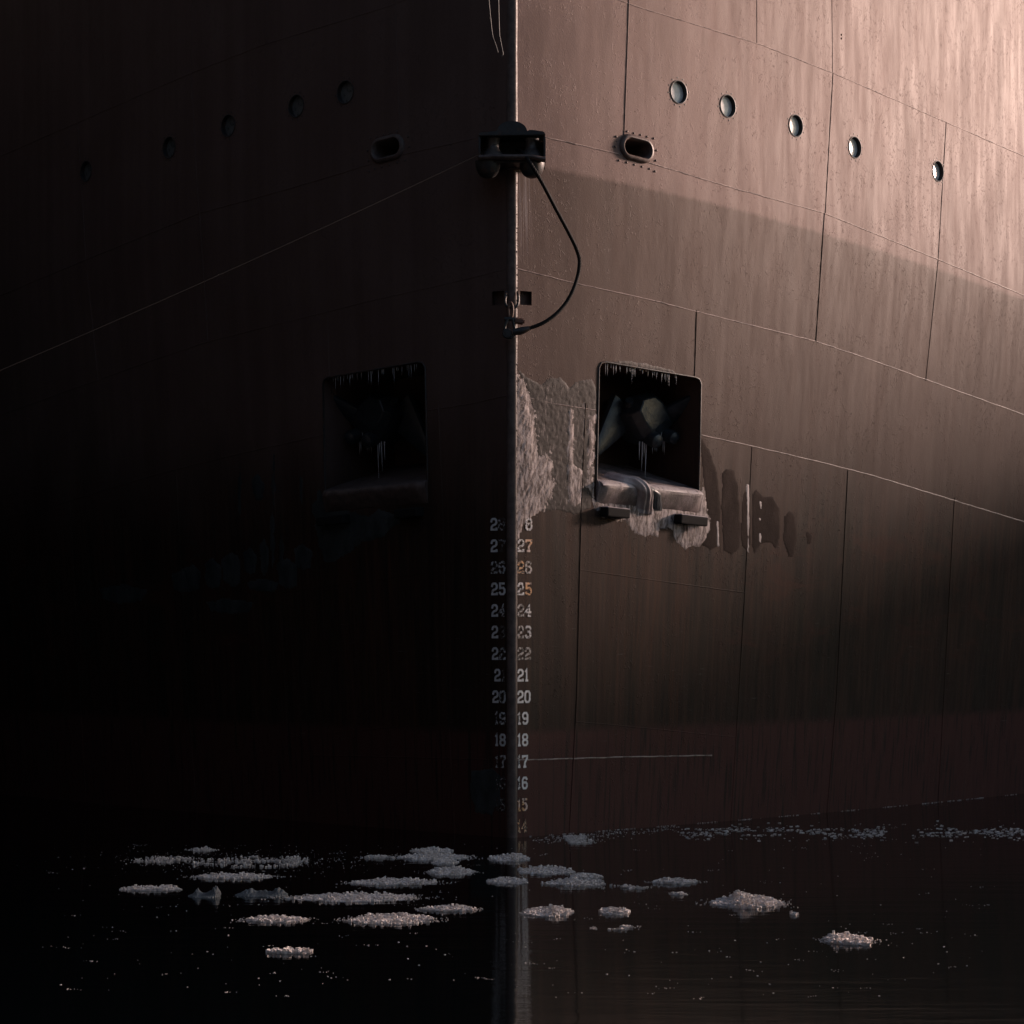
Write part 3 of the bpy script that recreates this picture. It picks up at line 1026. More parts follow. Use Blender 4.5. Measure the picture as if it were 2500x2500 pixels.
# --- draft marks
def glyph(ch):
    G = {
        '0': [([(0.25, 0), (0.75, 0), (1, 0.2), (1, 0.8), (0.75, 1), (0.25, 1), (0, 0.8), (0, 0.2)], True)],
        '1': [([(0.1, 0.82), (0.5, 1.0), (0.5, 0.0)], False), ([(0.12, 0.0), (0.9, 0.0)], False)],
        '2': [([(0.0, 0.74), (0.1, 0.92), (0.3, 1), (0.72, 1), (0.97, 0.85), (0.97, 0.62), (0.75, 0.48), (0.3, 0.40), (0.05, 0.24), (0.03, 0.0), (1.0, 0.0), (1.0, 0.12)], False)],
        '3': [([(0.02, 0.8), (0.25, 1), (0.75, 1), (0.97, 0.84), (0.97, 0.66), (0.72, 0.52), (0.40, 0.52)], False), ([(0.72, 0.52), (1, 0.36), (1, 0.16), (0.75, 0), (0.25, 0), (0, 0.18)], False)],
        '4': [([(0.72, 0.0), (0.72, 1.0), (0.0, 0.34), (1.0, 0.34)], False), ([(0.5, 0.0), (0.95, 0.0)], False)],
        '5': [([(0.95, 1.0), (0.1, 1.0), (0.1, 0.56), (0.72, 0.60), (1, 0.42), (1, 0.18), (0.75, 0), (0.25, 0), (0, 0.16)], False)],
        '6': [([(0.95, 0.84), (0.75, 1), (0.25, 1), (0, 0.8), (0, 0.2), (0.25, 0), (0.75, 0), (1, 0.18), (1, 0.4), (0.75, 0.56), (0.06, 0.54)], False)],
        '7': [([(0.0, 0.86), (0.0, 1.0), (1.0, 1.0), (0.98, 0.8), (0.5, 0.4), (0.45, 0.0)], False), ([(0.22, 0.0), (0.70, 0.0)], False)],
        '8': [([(0.25, 0.53), (0.03, 0.68), (0.03, 0.86), (0.25, 1), (0.75, 1), (0.97, 0.86), (0.97, 0.68), (0.75, 0.53)], True), ([(0.25, 0.50), (0.75, 0.50), (1, 0.36), (1, 0.15), (0.75, 0), (0.25, 0), (0, 0.15), (0, 0.36)], True)],
        '9': [([(0.05, 0.16), (0.25, 0), (0.75, 0), (1, 0.2), (1, 0.8), (0.75, 1), (0.25, 1), (0, 0.84), (0, 0.62), (0.25, 0.46), (0.94, 0.48)], False)],
    }
    return G[ch]

def stroke(bm, pts, closed, hw, place, h, mi):
    n = len(pts)
    L, Rr = [], []
    for i in range(n):
        if closed:
            a = pts[i - 1]; c = pts[(i + 1) % n]
        else:
            a = pts[max(i - 1, 0)]; c = pts[min(i + 1, n - 1)]
        b = pts[i]
        d1 = Vector((b[0] - a[0], b[1] - a[1])); d2 = Vector((c[0] - b[0], c[1] - b[1]))
        if d1.length < 1e-9: d1 = d2
        if d2.length < 1e-9: d2 = d1
        d1.normalize(); d2.normalize()
        t = (d1 + d2)
        t = t.normalized() if t.length > 1e-6 else d1
        nrm = Vector((-t.y, t.x))
        m = hw / max(0.5, nrm.dot(Vector((-d1.y, d1.x))))
        ext = Vector((0, 0))
        if not closed and i == 0: ext = -d2 * hw * 0.6
        if not closed and i == n - 1: ext = d1 * hw * 0.6
        L.append((b[0] + nrm.x * m + ext.x, b[1] + nrm.y * m + ext.y))
        Rr.append((b[0] - nrm.x * m + ext.x, b[1] - nrm.y * m + ext.y))
    def vv(lst, hh): return [bm.verts.new(place(p[0], p[1], hh)) for p in lst]
    LT, RT, LB, RB = vv(L, h), vv(Rr, h), vv(L, -0.004), vv(Rr, -0.004)
    cnt = n if closed else n - 1
    for i in range(cnt):
        j = (i + 1) % n
        for q in ((LT[i], RT[i], RT[j], LT[j]), (LT[i], LT[j], LB[j], LB[i]), (RT[i], RB[i], RB[j], RT[j])):
            f = bm.faces.new(q); f.material_index = mi

PM = {
    'fresh': mat_paint('mark_paint_fresh', (0.86, 0.82, 0.81), 0.33),
    'mid': mat_paint('mark_paint_chipped', (0.80, 0.74, 0.73), 0.46),
    'pink': mat_paint('mark_paint_pinkish', (0.80, 0.58, 0.50), 0.44, rusty=1),
    'worn': mat_paint('mark_paint_worn', (0.55, 0.47, 0.44), 0.50),
    'faint': mat_paint('mark_paint_faint', (0.40, 0.34, 0.31), 0.56),
    'rusty': mat_paint('mark_paint_rusty', (0.70, 0.42, 0.26), 0.50, rusty=1),
    'port': mat_paint('mark_paint_port', (0.86, 0.86, 0.86), 0.36),
    'portm': mat_paint('mark_paint_port_chipped', (0.80, 0.80, 0.80), 0.50),
    'portf': mat_paint('mark_paint_port_faint', (0.7, 0.7, 0.7), 0.57),
}
RIGHT = {28: (None, 'mid'), 27: ('mid', 'pink'), 26: ('rusty', 'worn'), 25: ('mid', 'pink'), 24: ('worn', 'mid'), 23: ('worn', 'mid'), 22: ('worn', 'worn'),
         21: ('fresh', 'fresh'), 20: ('fresh', 'fresh'), 19: ('mid', 'fresh'), 18: ('fresh', 'fresh'), 17: ('mid', 'fresh'), 16: ('mid', 'fresh'), 15: ('pink', 'pink'), 14: ('rusty', 'rusty')}
LEFT = {28: ('port', 'portf'), 27: ('port', 'portf'), 26: ('portm', 'portm'), 25: ('port', 'port'), 24: ('port', 'portm'), 23: ('port', 'portf'), 22: ('port', 'portm'),
        21: ('port', 'portf'), 20: ('port', 'portm'), 19: ('portm', 'portm'), 18: ('port', 'port'), 17: ('portf', 'portm'), 16: ('portf', 'portf'), 15: ('portf', 'portf')}
FT = 0.3048
def py_of(num): return 1279 + (28 - num) * 52.8
def draft(side, num, mats):
    bm = bmesh.new()
    yc = py_of(num)
    zc = CAMH + (HZ - yc) * 40.0 / FPX
    dw, gap, hh = 0.084, 0.044, 0.150
    txt = str(num)
    ws = [0.045 if c == '1' else dw for c in txt]
    if side > 0:
        x0 = 0.024
    else:
        x0 = 0.045 + (dw * 2 + gap) - (ws[0] + ws[1] + gap)
    used = []
    run = 0.0
    tot = ws[0] + ws[1] + gap
    for ci, c in enumerate(txt):
        mk = mats[ci]
        if mk is not None:
            if mk not in used: used.append(mk)
            mi = used.index(mk)
            for si, (pts, cl) in enumerate(glyph(c)):
                P = [(p[0] * ws[ci], (p[1] - 0.5) * hh) for p in pts]
                def place(gx, gy, h, run=run):
                    # distance along the plating from the stem
                    if side > 0: a = x0 + run + gx
                    else: a = 0.045 + (tot - (run + gx))
                    s_ = a / 1.43
                    M = frame_at(side, s_, zc + gy)
                    return M.to_translation() + (M.to_3x3() @ Vector((0, 0, 1))) * h
                stroke(bm, P, cl, 0.0150, place, 0.006 + 0.0012 * si, mi)
        run += ws[ci] + gap
    bmesh.ops.recalc_face_normals(bm, faces=bm.faces)
    o = ship_part('draft_mark', bm, [PM[k] for k in used])
    o['label'] = 'numeral %d on the %s side of the stem' % (num, 'lit right' if side > 0 else 'dark left')
for num, mt in RIGHT.items(): draft(1, num, mt)
for num, mt in LEFT.items(): draft(-1, num, mt)

# --- bow fairlead on the stem
def Wp(px, py, Y):
    return Vector(((px - 1250) * Y / FPX, Y, CAMH + (HZ - py) * Y / FPX))
YF = 39.45
S = YF / FPX
fz = lambda py: CAMH + (HZ - py) * S
fx = lambda px: (px - 1249) * S
fair = None
# housing: outline seen from ahead, with a bell shaped crest, cut open in the middle by plates
def plate_xz(bm, pts, y0, y1):
    f = [bm.verts.new((x, y0, z)) for x, z in pts]
    b = [bm.verts.new((x, y1, z)) for x, z in pts]
    n = len(pts)
    bm.faces.new(f); bm.faces.new(list(reversed(b)))
    for i in range(n):
        bm.faces.new((f[i], b[i], b[(i + 1) % n], f[(i + 1) % n]))
bm = bmesh.new()
crest = []
for k in range(17):
    a = math.pi * k / 16
    crest.append((fx(1249 + 37 * math.cos(a)), fz(322 - 26 * math.sin(a))))
outl = [(fx(1331), fz(330)), (fx(1327), fz(322)), (fx(1300), fz(318)), (fx(1290), fz(318))] + crest + [(fx(1208), fz(321)), (fx(1168), fz(325)), (fx(1168), fz(332))]
plate_xz(bm, outl, YF - 0.03, 40.9)             # top with crest, full depth back into the bow
plate_xz(bm, [(fx(1331), fz(332)), (fx(1326), fz(332)), (fx(1326), fz(392)), (fx(1331), fz(392))], YF, 40.9)
plate_xz(bm, [(fx(1172), fz(332)), (fx(1167), fz(332)), (fx(1167), fz(388)), (fx(1172), fz(388))], YF, 40.9)
plate_xz(bm, [(fx(1326), fz(332)), (fx(1172), fz(332)), (fx(1172), fz(386)), (fx(1326), fz(386))], 39.93, 40.8)
bmesh.ops.recalc_face_normals(bm, faces=bm.faces)
bmesh.ops.bevel(bm, geom=[e for e in bm.edges if e.calc_length() > 0.3], offset=0.008, segments=2, affect='EDGES')
fair = ship_part('bow_fairlead', bm, M_DARK, True, 35)
def fair_part(name, bm, mat, sm=True):
    bmesh.ops.recalc_face_normals(bm, faces=bm.faces)
    to_ship(bm)
    return link_mesh(name, bm, mat, fair, sm, 40)
# bottom lip: a rounded bar bowed downward
bm = bmesh.new()
rings = []
for k in range(25):
    t = k / 24
    x = fx(1168 + 163 * t)
    zc_ = fz(381) + 0.02 * math.sin(math.pi * t) * -1 - 0.045 * smooth(0.75, 1, t) - 0.02 * smooth(0.25, 0, t)
    ring = []
    for j in range(12):
        a = 2 * math.pi * j / 12
        ring.append(bm.verts.new((x, YF + 0.02 + 0.07 * math.cos(a) - 0.05 * math.sin(math.pi * t), zc_ + 0.040 * math.sin(a))))
    rings.append(ring)
for r1, r2 in zip(rings, rings[1:]):
    for j in range(12):
        bm.faces.new((r1[j], r1[(j + 1) % 12], r2[(j + 1) % 12], r2[j]))
bm.faces.new(rings[0]); bm.faces.new(rings[-1])
fair_part('lip', bm, M_STEM)
bm = bmesh.new()
plate_xz(bm, [(fx(1326), fz(386)), (fx(1172), fz(386)), (fx(1180), fz(396)), (fx(1318), fz(396))], YF + 0.03, 40.6)
fair_part('floor_plate', bm, M_DARK, False)
M_ROLL = mat_metal('worn_roller_steel', (0.10, 0.085, 0.08), 0.38, 16, 0.004, None, 0.7)
for side, cx in ((1, 1297), (-1, 1202)):
    # waisted roller
    bm = bmesh.new()
    prof = []
    for k in range(15):
        t = k / 14
        zz_ = fz(386) + (fz(332) - fz(386)) * t
        r = 0.085 + 0.105 * (1 - smooth(0, 0.62, t)) + 0.02 * smooth(0.72, 1, t)
        prof.append((r, zz_))
    lathe(bm, prof, (fx(cx), YF + 0.22, 0), seg=28)
    fair_part('roller', bm, M_ROLL)
    # bullet shaped horn under the lip
    bm = bmesh.new()
    prof = []
    for k in range(13):
        t = k / 12
        a = t * math.pi / 2
        prof.append((0.175 * math.cos(a) ** 0.75 + 0.004, fz(388) - (fz(388) - fz(430)) * math.sin(a)))
    lathe(bm, prof, (fx(1298 if side > 0 else 1190), YF + 0.19, 0), seg=28)
    fair_part('horn', bm, M_DARK)
# stem pad under the lip
bm = bmesh.new()
box(bm, (0.0, 39.93, fz(392)), (0.15, 0.10, 0.09), None, 0.01)
fair_part('pad', bm, M_STEM, False)

# --- towing lugs, pendant link, shackle and rope
M_PIN = M_DARK
lug = empty('towing_shackle', Vector((0, 39.9, fz(760))))
tag(lug, 'rusty shackle and link hanging on the stem beneath the bow fairlead', 'shackle')
LO = Vector(lug.location)
def lug_part(name, bm, mat, sm=True):
    bmesh.ops.recalc_face_normals(bm, faces=bm.faces)
    for v in bm.verts: v.co -= LO
    return link_mesh(name, bm, mat, lug, sm, 45)
def W2(px, py, Y=39.86): return Wp(px, py, Y)
bm = bmesh.new()
tube(bm, spline([W2(1264, 714, 39.98), W2(1265, 722, 39.9), W2(1265, 738, 39.88), W2(1261, 748, 39.86), W2(1250, 752, 39.85), W2(1238, 748, 39.86), W2(1233, 738, 39.88), W2(1234, 722, 39.9), W2(1235, 714, 39.98)], 6), 0.020, 10)
lug_part('bow_bolt', bm, M_DARK)
bm = bmesh.new()
pts = []
for k in range(25):
    a = 2 * math.pi * k / 24
    pts.append(W2(1246.5 + 5.5 * math.cos(a), 758 + 20 * math.sin(a), 39.80))
tube(bm, pts, 0.017, 10)
lug_part('link', bm, M_RUST)
bm = bmesh.new()
tube(bm, [W2(1232, 779, 39.80), W2(1246, 779, 39.79), W2(1262, 781, 39.80)], 0.032, 12)
lug_part('pin', bm, M_DARK)
bm = bmesh.new()
tube(bm, [W2(1258, 783, 39.80), W2(1277, 785, 39.80)], 0.047, 6)
tube(bm, [W2(1277, 785, 39.80), W2(1281, 785.5, 39.80)], 0.026, 10)
lug_part('nut', bm, M_RUST)
bm = bmesh.new()
tube(bm, spline([W2(1240, 780, 39.78), W2(1233, 795, 39.77), W2(1232, 812, 39.77), W2(1240, 824, 39.77), W2(1252, 822, 39.77), W2(1257, 808, 39.77), W2(1254, 792, 39.78), W2(1252, 780, 39.78)], 6), 0.022, 10)
lug_part('shackle_bow', bm, M_DARK)

rope = empty('pendant_rope', W2(1290, 803, 39.77))
tag(rope, 'thick black rope looping from the bow fairlead down to the shackle on the stem', 'rope')
RO = Vector(rope.location)
def rope_part(name, bm, mat):
    for v in bm.verts: v.co -= RO
    return link_mesh(name, bm, mat, rope, True, 60)
bm = bmesh.new()
rp = [W2(1262, 366, 39.75), W2(1276, 372, 39.50), W2(1286, 385, 39.38), W2(1300, 407, 39.34), W2(1313, 428, 39.38), W2(1332, 462, 39.5), W2(1356, 508, 39.7), W2(1384, 560, 39.9), W2(1404, 600, 40.05), W2(1413, 625, 40.1), W2(1415, 643, 40.1), W2(1411, 672, 40.08), W2(1400, 706, 40.0), W2(1382, 739, 39.95), W2(1356, 768, 39.88), W2(1325, 789, 39.82), W2(1292, 801.5, 39.78), W2(1282, 804, 39.77)]
tube(bm, spline(rp, 26), 0.0255, 16, 6, 26)
rope_part('strand', bm, M_ROPE)
bm = bmesh.new()
tube(bm, [W2(1293, 801, 39.78), W2(1288, 803, 39.78), W2(1276, 806.5, 39.77), W2(1268, 809, 39.77), W2(1252, 811, 39.77)], lambda t: [0.030, 0.040, 0.052, 0.054, 0.045][min(4, int(round(t * 4)))], 14)
rope_part('socket', bm, M_DARK)
bm = bmesh.new()
M = Matrix.Translation(W2(1238, 814, 39.77)) @ Matrix.Rotation(R(90), 4, 'X')
lathe(bm, [(0.03, -0.04), (0.062, -0.038), (0.070, -0.02), (0.070, 0.02), (0.062, 0.038), (0.03, 0.04)], (0, 0, 0), seg=20, M=M)
rope_part('eye', bm, M_DARK)

# thin mooring wire from the fairlead to the quay on the left
wire_a = Wp(1232, 352, 39.75)
bm = bmesh.new()
B_ = Vector((-12.3, 30.0, 2.95))
wp = [wire_a, Wp(1205, 353, 39.45), Wp(1186, 368, 39.25), Wp(1165, 379, 39.1)]
A_ = wp[-1]
for k in range(1, 41):
    t = k / 40
    p = A_.lerp(B_, t)
    p.z -= 0.35 * 4 * t * (1 - t) * 0.5
    wp.append(p)
for v in range(len(wp)): wp[v] = wp[v] - wire_a
tube(bm, wp, 0.0040, 6)
wire = link_mesh('mooring_wire', bm, M_LINE, None, True, 60)
wire.location = wire_a
tag(wire, 'thin straight steel wire running from the bow fairlead down to the left in the dark', 'mooring wire')

# two thin lines hanging at the top left of the stem
for (pts, lb) in (([(1190, -40), (1201, 76), (1209, 105), (1216, 128)], 'thin pale line hanging at the top, the straight one farther from the stem'),
                  ([(1216, -40), (1219, 76), (1221, 93), (1225, 115), (1228, 132), (1224, 137)], 'thin pale line hanging at the top, the hooked one nearer the stem')):
    W = spline([Wp(x, y, 39.6) for x, y in pts], 8)
    o0 = W[-1].copy()
    bm = bmesh.new()
    tube(bm, [w - o0 for w in W], 0.006, 6)
    o = link_mesh('hanging_line', bm, M_WIRE, None, True)
    o.location = o0
    tag(o, lb, 'line', 'thin lines hanging down the bow')

# ------------------------------------------------------------------ water
bm = bmesh.new()
xs = [-600, -200, -60, -25, 25, 60, 200, 600]
ys = [-200, -40, 10, 30, 50, 90, 200, 900]
g = [[bm.verts.new((x, y, 0)) for y in ys] for x in xs]
for i in range(len(xs) - 1):
    for j in range(len(ys) - 1):
        bm.faces.new((g[i][j], g[i + 1][j], g[i + 1][j + 1], g[i][j + 1]))
water = link_mesh('water', bm, M_WATER)
tag(water, kind='structure')

# ------------------------------------------------------------------ ice floes
def Yrow(py): return FPX * CAMH / (py - HZ)
def chunk(bm, c, r, rnd, flat=0.8):
    vs = []
    for sx in (-1, 1):
        for sy in (-1, 1):
            for sz in (-1, 1):
                vs.append(bm.verts.new((c[0] + sx * r * rnd.uniform(0.35, 1.05), c[1] + sy * r * rnd.uniform(0.35, 1.05), c[2] + sz * r * flat * rnd.uniform(0.3, 1.1))))
    for q in ((0, 1, 3, 2), (4, 6, 7, 5), (0, 4, 5, 1), (2, 3, 7, 6), (0, 2, 6, 4), (1, 5, 7, 3)):
        bm.faces.new([vs[i] for i in q])

def floe(x0, x1, y0, y1, label, seed, mat=None, hgt=0.05, dens=1.0, rimk=1.0, tail=0, slab=True):
    rnd = random.Random(seed)
    hgt *= 0.58
    hpix = hgt * FPX / Yrow(y1)
    yb = min(y1 - 2.5, y0 + hpix * 0.6)
    Yf, Yb = Yrow(y1 - 1), Yrow(yb)
    Yc = 0.5 * (Yf + Yb)
    hw = 0.5 * (x1 - x0) * Yc / FPX
    hd = 0.5 * (Yb - Yf)
    cx = (0.5 * (x0 + x1) - 1250) * Yc / FPX
    off = rnd.uniform(0, 50)
    def rad(a):
        return 1.0 + 0.18 * noise.noise(Vector((math.cos(a) * 1.6 + off, math.sin(a) * 1.6, 0))) + 0.12 * noise.noise(Vector((math.cos(a) * 5 + off, math.sin(a) * 5, 4)))
    def env(u):
        return max(0.05, 1 - abs(u) ** 2.5) * (0.6 + 1.3 * max(-0.38, noise.noise(Vector((u * hw * 4.5 + off * 3, 0.3, 0)))))
    bm = bmesh.new()
    nr, na = 9, 72
    if slab:
        rings = []
        for i in range(nr + 1):
            f = i / nr
            ring = []
            for k in range(na):
                a = 2 * math.pi * k / na
                r = rad(a) * f
                rim = smooth(0.55, 0.85, f) * (1 - smooth(0.93, 1.0, f))
                xx_ = r * math.cos(a)
                h = 0.62 * hgt * env(xx_) * (0.25 + 0.75 * rim * rimk * (0.6 + 0.9 * noise.noise(Vector((math.cos(a) * 3 + off, math.sin(a) * 3, 9)))))
                h += hgt * 0.35 * env(xx_) * noise.noise(Vector((r * math.cos(a) * hw * 9 + off, r * math.sin(a) * hd * 9, 2)))
                if i == nr: h = -0.05
                elif i == nr - 1: h = max(0.006, h * 0.5)
                ring.append(bm.verts.new((r * math.cos(a) * hw, r * math.sin(a) * hd, h)))
            rings.append(ring)
        for r1, r2 in zip(rings[1:], rings[2:]):
            for k in range(na):
                bm.faces.new((r1[k], r2[k], r2[(k + 1) % na], r1[(k + 1) % na]))
        bm.faces.new(rings[1])
        for v in rings[0]: bm.verts.remove(v)
    n = int(dens * (420 + 900 * hw))
    for k in range(n):
        a = rnd.uniform(0, 2 * math.pi)
        f = rnd.random() ** (0.38 if slab else 0.6) * 1.03
        r = rad(a) * f
        x = r * math.cos(a) * hw; y = r * math.sin(a) * hd
        if not slab and noise.noise(Vector((x * 3 + off, y * 5, 1))) < -0.05 + 0.25 * (f - 0.5):
            continue
        cr = rnd.choice([0.003, 0.005, 0.006, 0.008, 0.011, 0.015, 0.020]) * (1.0 if slab else 0.9)
        hz = (hgt * env(x / hw) * rnd.uniform(0.1, 1.15) * (1 - 0.6 * smooth(0.9, 1.05, f))) if slab else rnd.uniform(0, 0.012)
        chunk(bm, (x, y, hz), cr, rnd, rnd.choice([0.6, 0.8, 1.0, 1.6]))
    for k in range(tail):
        sgn = rnd.choice([-1, 1])
        x = sgn * hw * (1 + abs(rnd.gauss(0, 0.25)))
        chunk(bm, (x, rnd.gauss(0, 0.35) * hd, 0.003), rnd.uniform(0.004, 0.010), rnd, 0.5)
    bmesh.ops.recalc_face_normals(bm, faces=bm.faces)
    o = link_mesh('ice_floe' if slab else 'brash_ice', bm, mat or M_FLOE)
    o.location = (cx, Yc, 0.0)
    if slab: tag(o, label, 'ice floe', 'ice floes drifting before the bow')
    else: tag(o, label, 'brash ice', None, 'stuff')
    return o

FL = [
    (1007, 1102, 2071, 2084, 'narrow dish shaped ice floe, backmost of the stack left of the stem', 1, {'hgt': 0.045}),
    (977, 1139, 2082, 2102, 'wide ragged ice floe in front of the dish shaped one left of the stem', 2, {'hgt': 0.05, 'tail': 60}),
    (1055, 1119, 2100, 2112, 'tiny ice floe squeezed third from the back in the stack left of the stem', 3, {'hgt': 0.03}),
    (1046, 1154, 2116, 2139, 'lumpy white ice floe, nearest of the stack left of the stem', 4, {'hgt': 0.06, 'tail': 20}),
    (1195, 1293, 2085, 2105, 'white ice floe with two raised ends right below the foot of the stem', 5, {'hgt': 0.06, 'rimk': 1.3}),
    (861, 1060, 2145, 2163, 'long thin ice floe with a raised right tip, left of the stem', 6, {'hgt': 0.04, 'tail': 40}),
    (1190, 1285, 2142, 2160, 'small white floe under the two-humped floe at the stem', 7, {'hgt': 0.05}),
    (713, 1010, 2179, 2203, 'longest, thinnest broken ice floe, left of the stem in the middle of the water', 8, {'hgt': 0.035, 'dens': 0.8, 'tail': 60}),
    (1036, 1156, 2211, 2227, 'thin ice floe trailing a fine left tail, between the long floe and the bottom centre', 9, {'hgt': 0.035, 'tail': 50}),
    (856, 1058, 2231, 2258, 'broad flat rippled ice floe, largest on the dark left side', 10, {'hgt': 0.035, 'tail': 60}),
    (606, 742, 2237, 2254, 'flat grey floe left of the broad rippled floe', 11, {'hgt': 0.03, 'tail': 60}),
    (654, 761, 2318, 2330, 'small thin floe nearest the camera at the lower left', 12, {'hgt': 0.025}),
    (487, 657, 2133, 2148, 'thin grey floe above the glassy jagged lumps on the far left', 13, {'hgt': 0.03, 'tail': 60}),
    (300, 438, 2164, 2177, 'dim thin floe at the left edge beside the spiked glassy lump', 17, {'hgt': 0.025}),
    (1266, 1397, 2115, 2137, 'long white floe just right of the stem, farthest back on that side', 21, {'hgt': 0.045}),
    (1394, 1470, 2133, 2147, 'short floe touching the right end of the farthest long white floe', 22, {'hgt': 0.045}),
    (1332, 1475, 2146, 2165, 'white floe sloping to the right, in front of the short floe right of the stem', 23, {'hgt': 0.05}),
    (1595, 1699, 2146, 2160, 'lone thin white floe midway between the stem and the big floe', 25, {'hgt': 0.04, 'tail': 20}),
    (1279, 1397, 2212, 2240, 'thick two-humped white floe at the bottom right of the stem reflection', 26, {'hgt': 0.075, 'rimk': 1.4}),
    (1464, 1536, 2216, 2235, 'small crisp white pancake floe right of the thick two-humped floe', 27, {'hgt': 0.055}),
    (1735, 1904, 2180, 2220, 'biggest thickest white ice floe, at the right, heaped at its centre', 28, {'hgt': 0.15, 'dens': 2.6, 'tail': 40, 'rimk': 1.0}),
    (2014, 2125, 2280, 2308, 'white floe at the lower right corner of the water', 29, {'hgt': 0.06, 'dens': 1.5, 'tail': 40}),
    (2092, 2124, 2298, 2310, 'tiny floe tucked against the front of the lower right corner floe', 30, {'hgt': 0.03}),
    (1930, 1947, 2229, 2236, 'single crumb of a floe just right of the biggest floe', 31, {'hgt': 0.02, 'dens': 0.2}),
]
for x0, x1, y0, y1, lb, sd, kw in FL:
    floe(x0, x1, y0, y1, lb, sd, **kw)
SP = [
    (484, 771, 2090, 2119, 'loose scattering of ice crumbs spread wide on the far left', 41, 1.0),
    (886, 973, 2089, 2099, 'faint string of crumbs left of the ragged floe stack', 42, 0.7),
    (1480, 1574, 2161, 2173, 'thin string of crumbs between the sloping floe and the lone thin floe', 43, 0.8),
    (1638, 1670, 2179, 2187, 'tiny cluster of crumbs under the lone thin floe', 44, 0.3),
    (1456, 1544, 2260, 2272, 'thin broken crumbs below the small pancake floe', 45, 0.6),
    (1370, 1445, 2038, 2062, 'crumbled ice heap drifting against the right plating near the stem', 46, 1.4),
    (340, 465, 2088, 2112, 'dim scatter of crumbs at the far left edge', 47, 0.8),
    (465, 520, 2070, 2080, 'faint streak of crumbs farthest back on the left', 48, 0.4),
]
for x0, x1, y0, y1, lb, sd, dn in SP:
    floe(x0, x1, y0, y1, lb, sd, slab=False, dens=dn, hgt=0.015, tail=30)

# glassy jagged lumps on the left
def shard(px0, px1, py, peaks, label, seed):
    rnd = random.Random(seed)
    Y = Yrow(py)
    hw = 0.5 * (px1 - px0) * Y / FPX
    cx = (0.5 * (px0 + px1) - 1250) * Y / FPX
    bm = bmesh.new()
    nx_, ny_ = 60, 18
    g = []
    for i in range(nx_ + 1):
        row = []
        for j in range(ny_ + 1):
            u = -1 + 2 * i / nx_; v = -1 + 2 * j / ny_
            e = max(0, 1 - (u * u * 0.9 + v * v)) ** 0.5
            h = 0.02 * e - 0.03 * (1 - min(1, e * 4))
            for (pu, ph, pw) in peaks:
                h += ph * math.exp(-((u - pu) / pw) ** 2) * max(0, 1 - abs(v) * 1.3) * (1 + 0.5 * noise.noise(Vector((u * 9, v * 4, seed))))
            h += 0.008 * noise.noise(Vector((u * 14, v * 6, seed)))
            row.append(bm.verts.new((u * hw, v * 0.28, h if e > 0 else -0.03)))
        g.append(row)
    for i in range(nx_):
        for j in range(ny_):
            bm.faces.new((g[i][j], g[i + 1][j], g[i + 1][j + 1], g[i][j + 1]))
    o = link_mesh('ice_floe', bm, M_FLOE2)
    o.location = (cx, Y, 0)
    tag(o, label, 'ice floe', 'ice floes drifting before the bow')
shard(460, 540, 2187, [(-0.45, 0.065, 0.20), (0.72, 0.085, 0.22), (0.4, 0.035, 0.35)], 'dark glassy ice lump with two thin upright spikes, far left', 51)
shard(574, 703, 2185, [(-0.45, 0.055, 0.28), (0.1, 0.035, 0.2), (0.65, 0.065, 0.24)], 'glassy grey ice lump with blunt humps right of the spiked one', 52)

# brash: uncountable specks of ice, one object
bm = bmesh.new()
rnd = random.Random(77)
def speck(px, py, r, flat=0.35, st=1.0):
    Y = Yrow(py)
    x = (px - 1250) * Y / FPX
    chunk(bm, (x, Y, 0.002), r, rnd, flat)
    return
for k in range(1500):
    px = rnd.uniform(1660, 2500); py = rnd.gauss(2033, 9)
    edge = 2045 - (px - 1257) * 0.0825
    py = max(py, edge + 10)
    if noise.noise(Vector((px * 0.012, py * 0.13, 5))) < -0.02: continue
    speck(px, py, rnd.choice([0.006, 0.010, 0.016, 0.026]))
for k in range(220):
    px = rnd.uniform(1300, 1660); edge = 2045 - (px - 1257) * 0.0825
    py = edge + abs(rnd.gauss(0, 9)) + 4
    speck(px, py, rnd.choice([0.005, 0.008, 0.012]))
for k in range(600):      # frozen rim along the plating
    px = rnd.uniform(1290, 2480)
    if noise.noise(Vector((px * 0.02, 0, 8))) < 0.0: continue
    s_, a_, b_ = hull_px(px, 2040)
    P = hp(1, hull_px(px, 2045 - (px - 1257) * 0.0825)[1], 0.0)
    chunk(bm, (P.x + 0.012, P.y - 0.012, rnd.uniform(0.0, 0.008)), rnd.uniform(0.003, 0.008), rnd, 0.8)
for k in range(330):
    px = rnd.uniform(100, 2400); py = 2060 + 380 * rnd.random() ** 1.1
    speck(px, py, rnd.choice([0.003, 0.004, 0.006, 0.009]))
    if rnd.random() < 0.3:
        for q in range(rnd.randint(2, 6)):
            speck(px + rnd.gauss(0, 14), py + rnd.gauss(0, 1.6), rnd.uniform(0.003, 0.007))
for k in range(420):
    px = rnd.gauss(600, 190); py = rnd.gauss(2100, 16)
    speck(px, max(2064, py), rnd.uniform(0.003, 0.008))
br = link_mesh('brash_ice', bm, M_FLOE)
tag(br, 'sparse white specks and crumbs of brash ice on the black water', 'brash ice', kind='stuff')

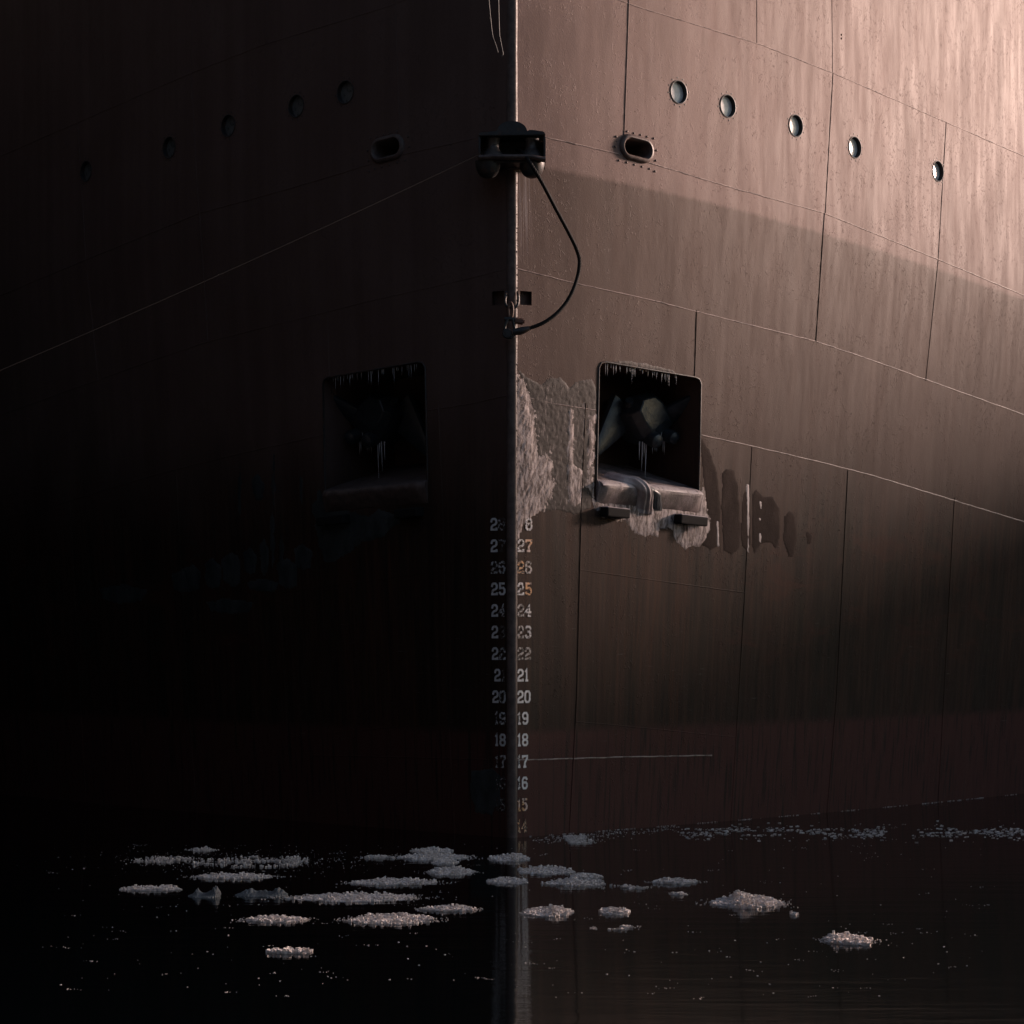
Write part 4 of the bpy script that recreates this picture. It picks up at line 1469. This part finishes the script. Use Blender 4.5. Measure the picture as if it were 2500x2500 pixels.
# ------------------------------------------------------------------ quay and added unseen light blockers outside the frame
def mat_blocker(name, a, b):
    t = NT(name)
    n = t.noise(t.map((1, 1, 0.3)), 1.5, 5, 0.6)
    w = t.n.new('ShaderNodeTexWave'); w.inputs['Scale'].default_value = 2.0
    w.bands_direction = 'Y'
    t.l.new(t.tc.outputs['Object'], w.inputs[0])
    return t.out(t.mix(n, a, b), 0.7, t.bump(w.outputs[1], 0.03), 0.2)
M_BLOCKER = mat_blocker('blocker_cladding', (0.008, 0.009, 0.010), (0.014, 0.015, 0.016))  # near-black so the added blockers bounce little sun onto the hull
M_CONC = mat_metal('quay_concrete', (0.06, 0.06, 0.06), 0.8, 3, 0.01)
bm = bmesh.new()
box(bm, (-36, 20, 0.9), (48, 200, 4.0))
q = link_mesh('quay', bm, M_CONC)
tag(q, kind='structure')

def light_blocker(cx, cy, z0, w, d, h, label, rot=0):  # unseen shed-shaped block, added to shade the hull and cut sky light
    root = empty('light_blocker', (cx, cy, z0))
    root.rotation_euler = (0, 0, rot)
    bm = bmesh.new(); box(bm, (0, 0, h / 2), (w, d, h)); link_mesh('blocker_wall', bm, M_BLOCKER, root)
    bm = bmesh.new()
    pr = [(-w / 2 - 0.3, h), (w / 2 + 0.3, h), (0, h + w * 0.12)]
    f = [bm.verts.new((x, -d / 2 - 0.3, z + 0.003)) for x, z in pr]; b = [bm.verts.new((x, d / 2 + 0.3, z + 0.003)) for x, z in pr]
    bm.faces.new(f); bm.faces.new(list(reversed(b)))
    for i in range(3): bm.faces.new((f[i], b[i], b[(i + 1) % 3], f[(i + 1) % 3]))
    bmesh.ops.recalc_face_normals(bm, faces=bm.faces)
    link_mesh('blocker_roof', bm, M_DARK, root)
    tag(root, label, 'light_blocker')
    return root
light_blocker(-22, 17, 2.9, 14, 114, 27, 'long unseen block added left of the ship to keep sky light off the port hull')
light_blocker(-30, -30, 2.9, 30, 60, 27, 'wide unseen block added behind the viewpoint to cut sky light on the port side')
light_blocker(22, -50, 2.9, 70, 30, 24, 'wide unseen block added across the basin behind the viewpoint to cut sky light')
# bollard taking the mooring wire
bm = bmesh.new()
lathe(bm, [(0.22, 0), (0.22, 0.04), (0.14, 0.08), (0.13, 0.3), (0.19, 0.38), (0.19, 0.44), (0.10, 0.48)], (0, 0, 0), seg=24)
bo = link_mesh('bollard', bm, M_DARK, None, True, 40)
bo.location = (-12.35, 30.0, 2.9 + 0.0)
bo.location.z = 2.9
tag(bo, 'squat black iron bollard at the edge of the left quay holding the wire', 'bollard')
# far quay to the right, under an unseen block added to shade the lower hull
OCC_D = 48.0
bm = bmesh.new()
box(bm, (85, 70, 0.9), (60, 200, 4.0))
q = link_mesh('quay', bm, M_CONC)
tag(q, kind='structure')
dirh = Vector((math.cos(R(SUN_AZ)), math.sin(R(SUN_AZ)), 0))
perp = Vector((-dirh.y, dirh.x, 0))
OCC_H = OCC_D * math.tan(R(SUN_EL)) + 7.9
C0 = 25.5                       # where the added blocker's near end stands, measured across the sun's direction
base = dirh * (dirh.dot(Vector((0, 40, 0))) + OCC_D + 12)
WC = base + perp * (C0 + 40)
WW = light_blocker(WC.x, WC.y, 2.9, 24, 80, OCC_H - 2.9 - 2.88, 'tall unseen block added far to the right to shade the lower hull', R(SUN_AZ))
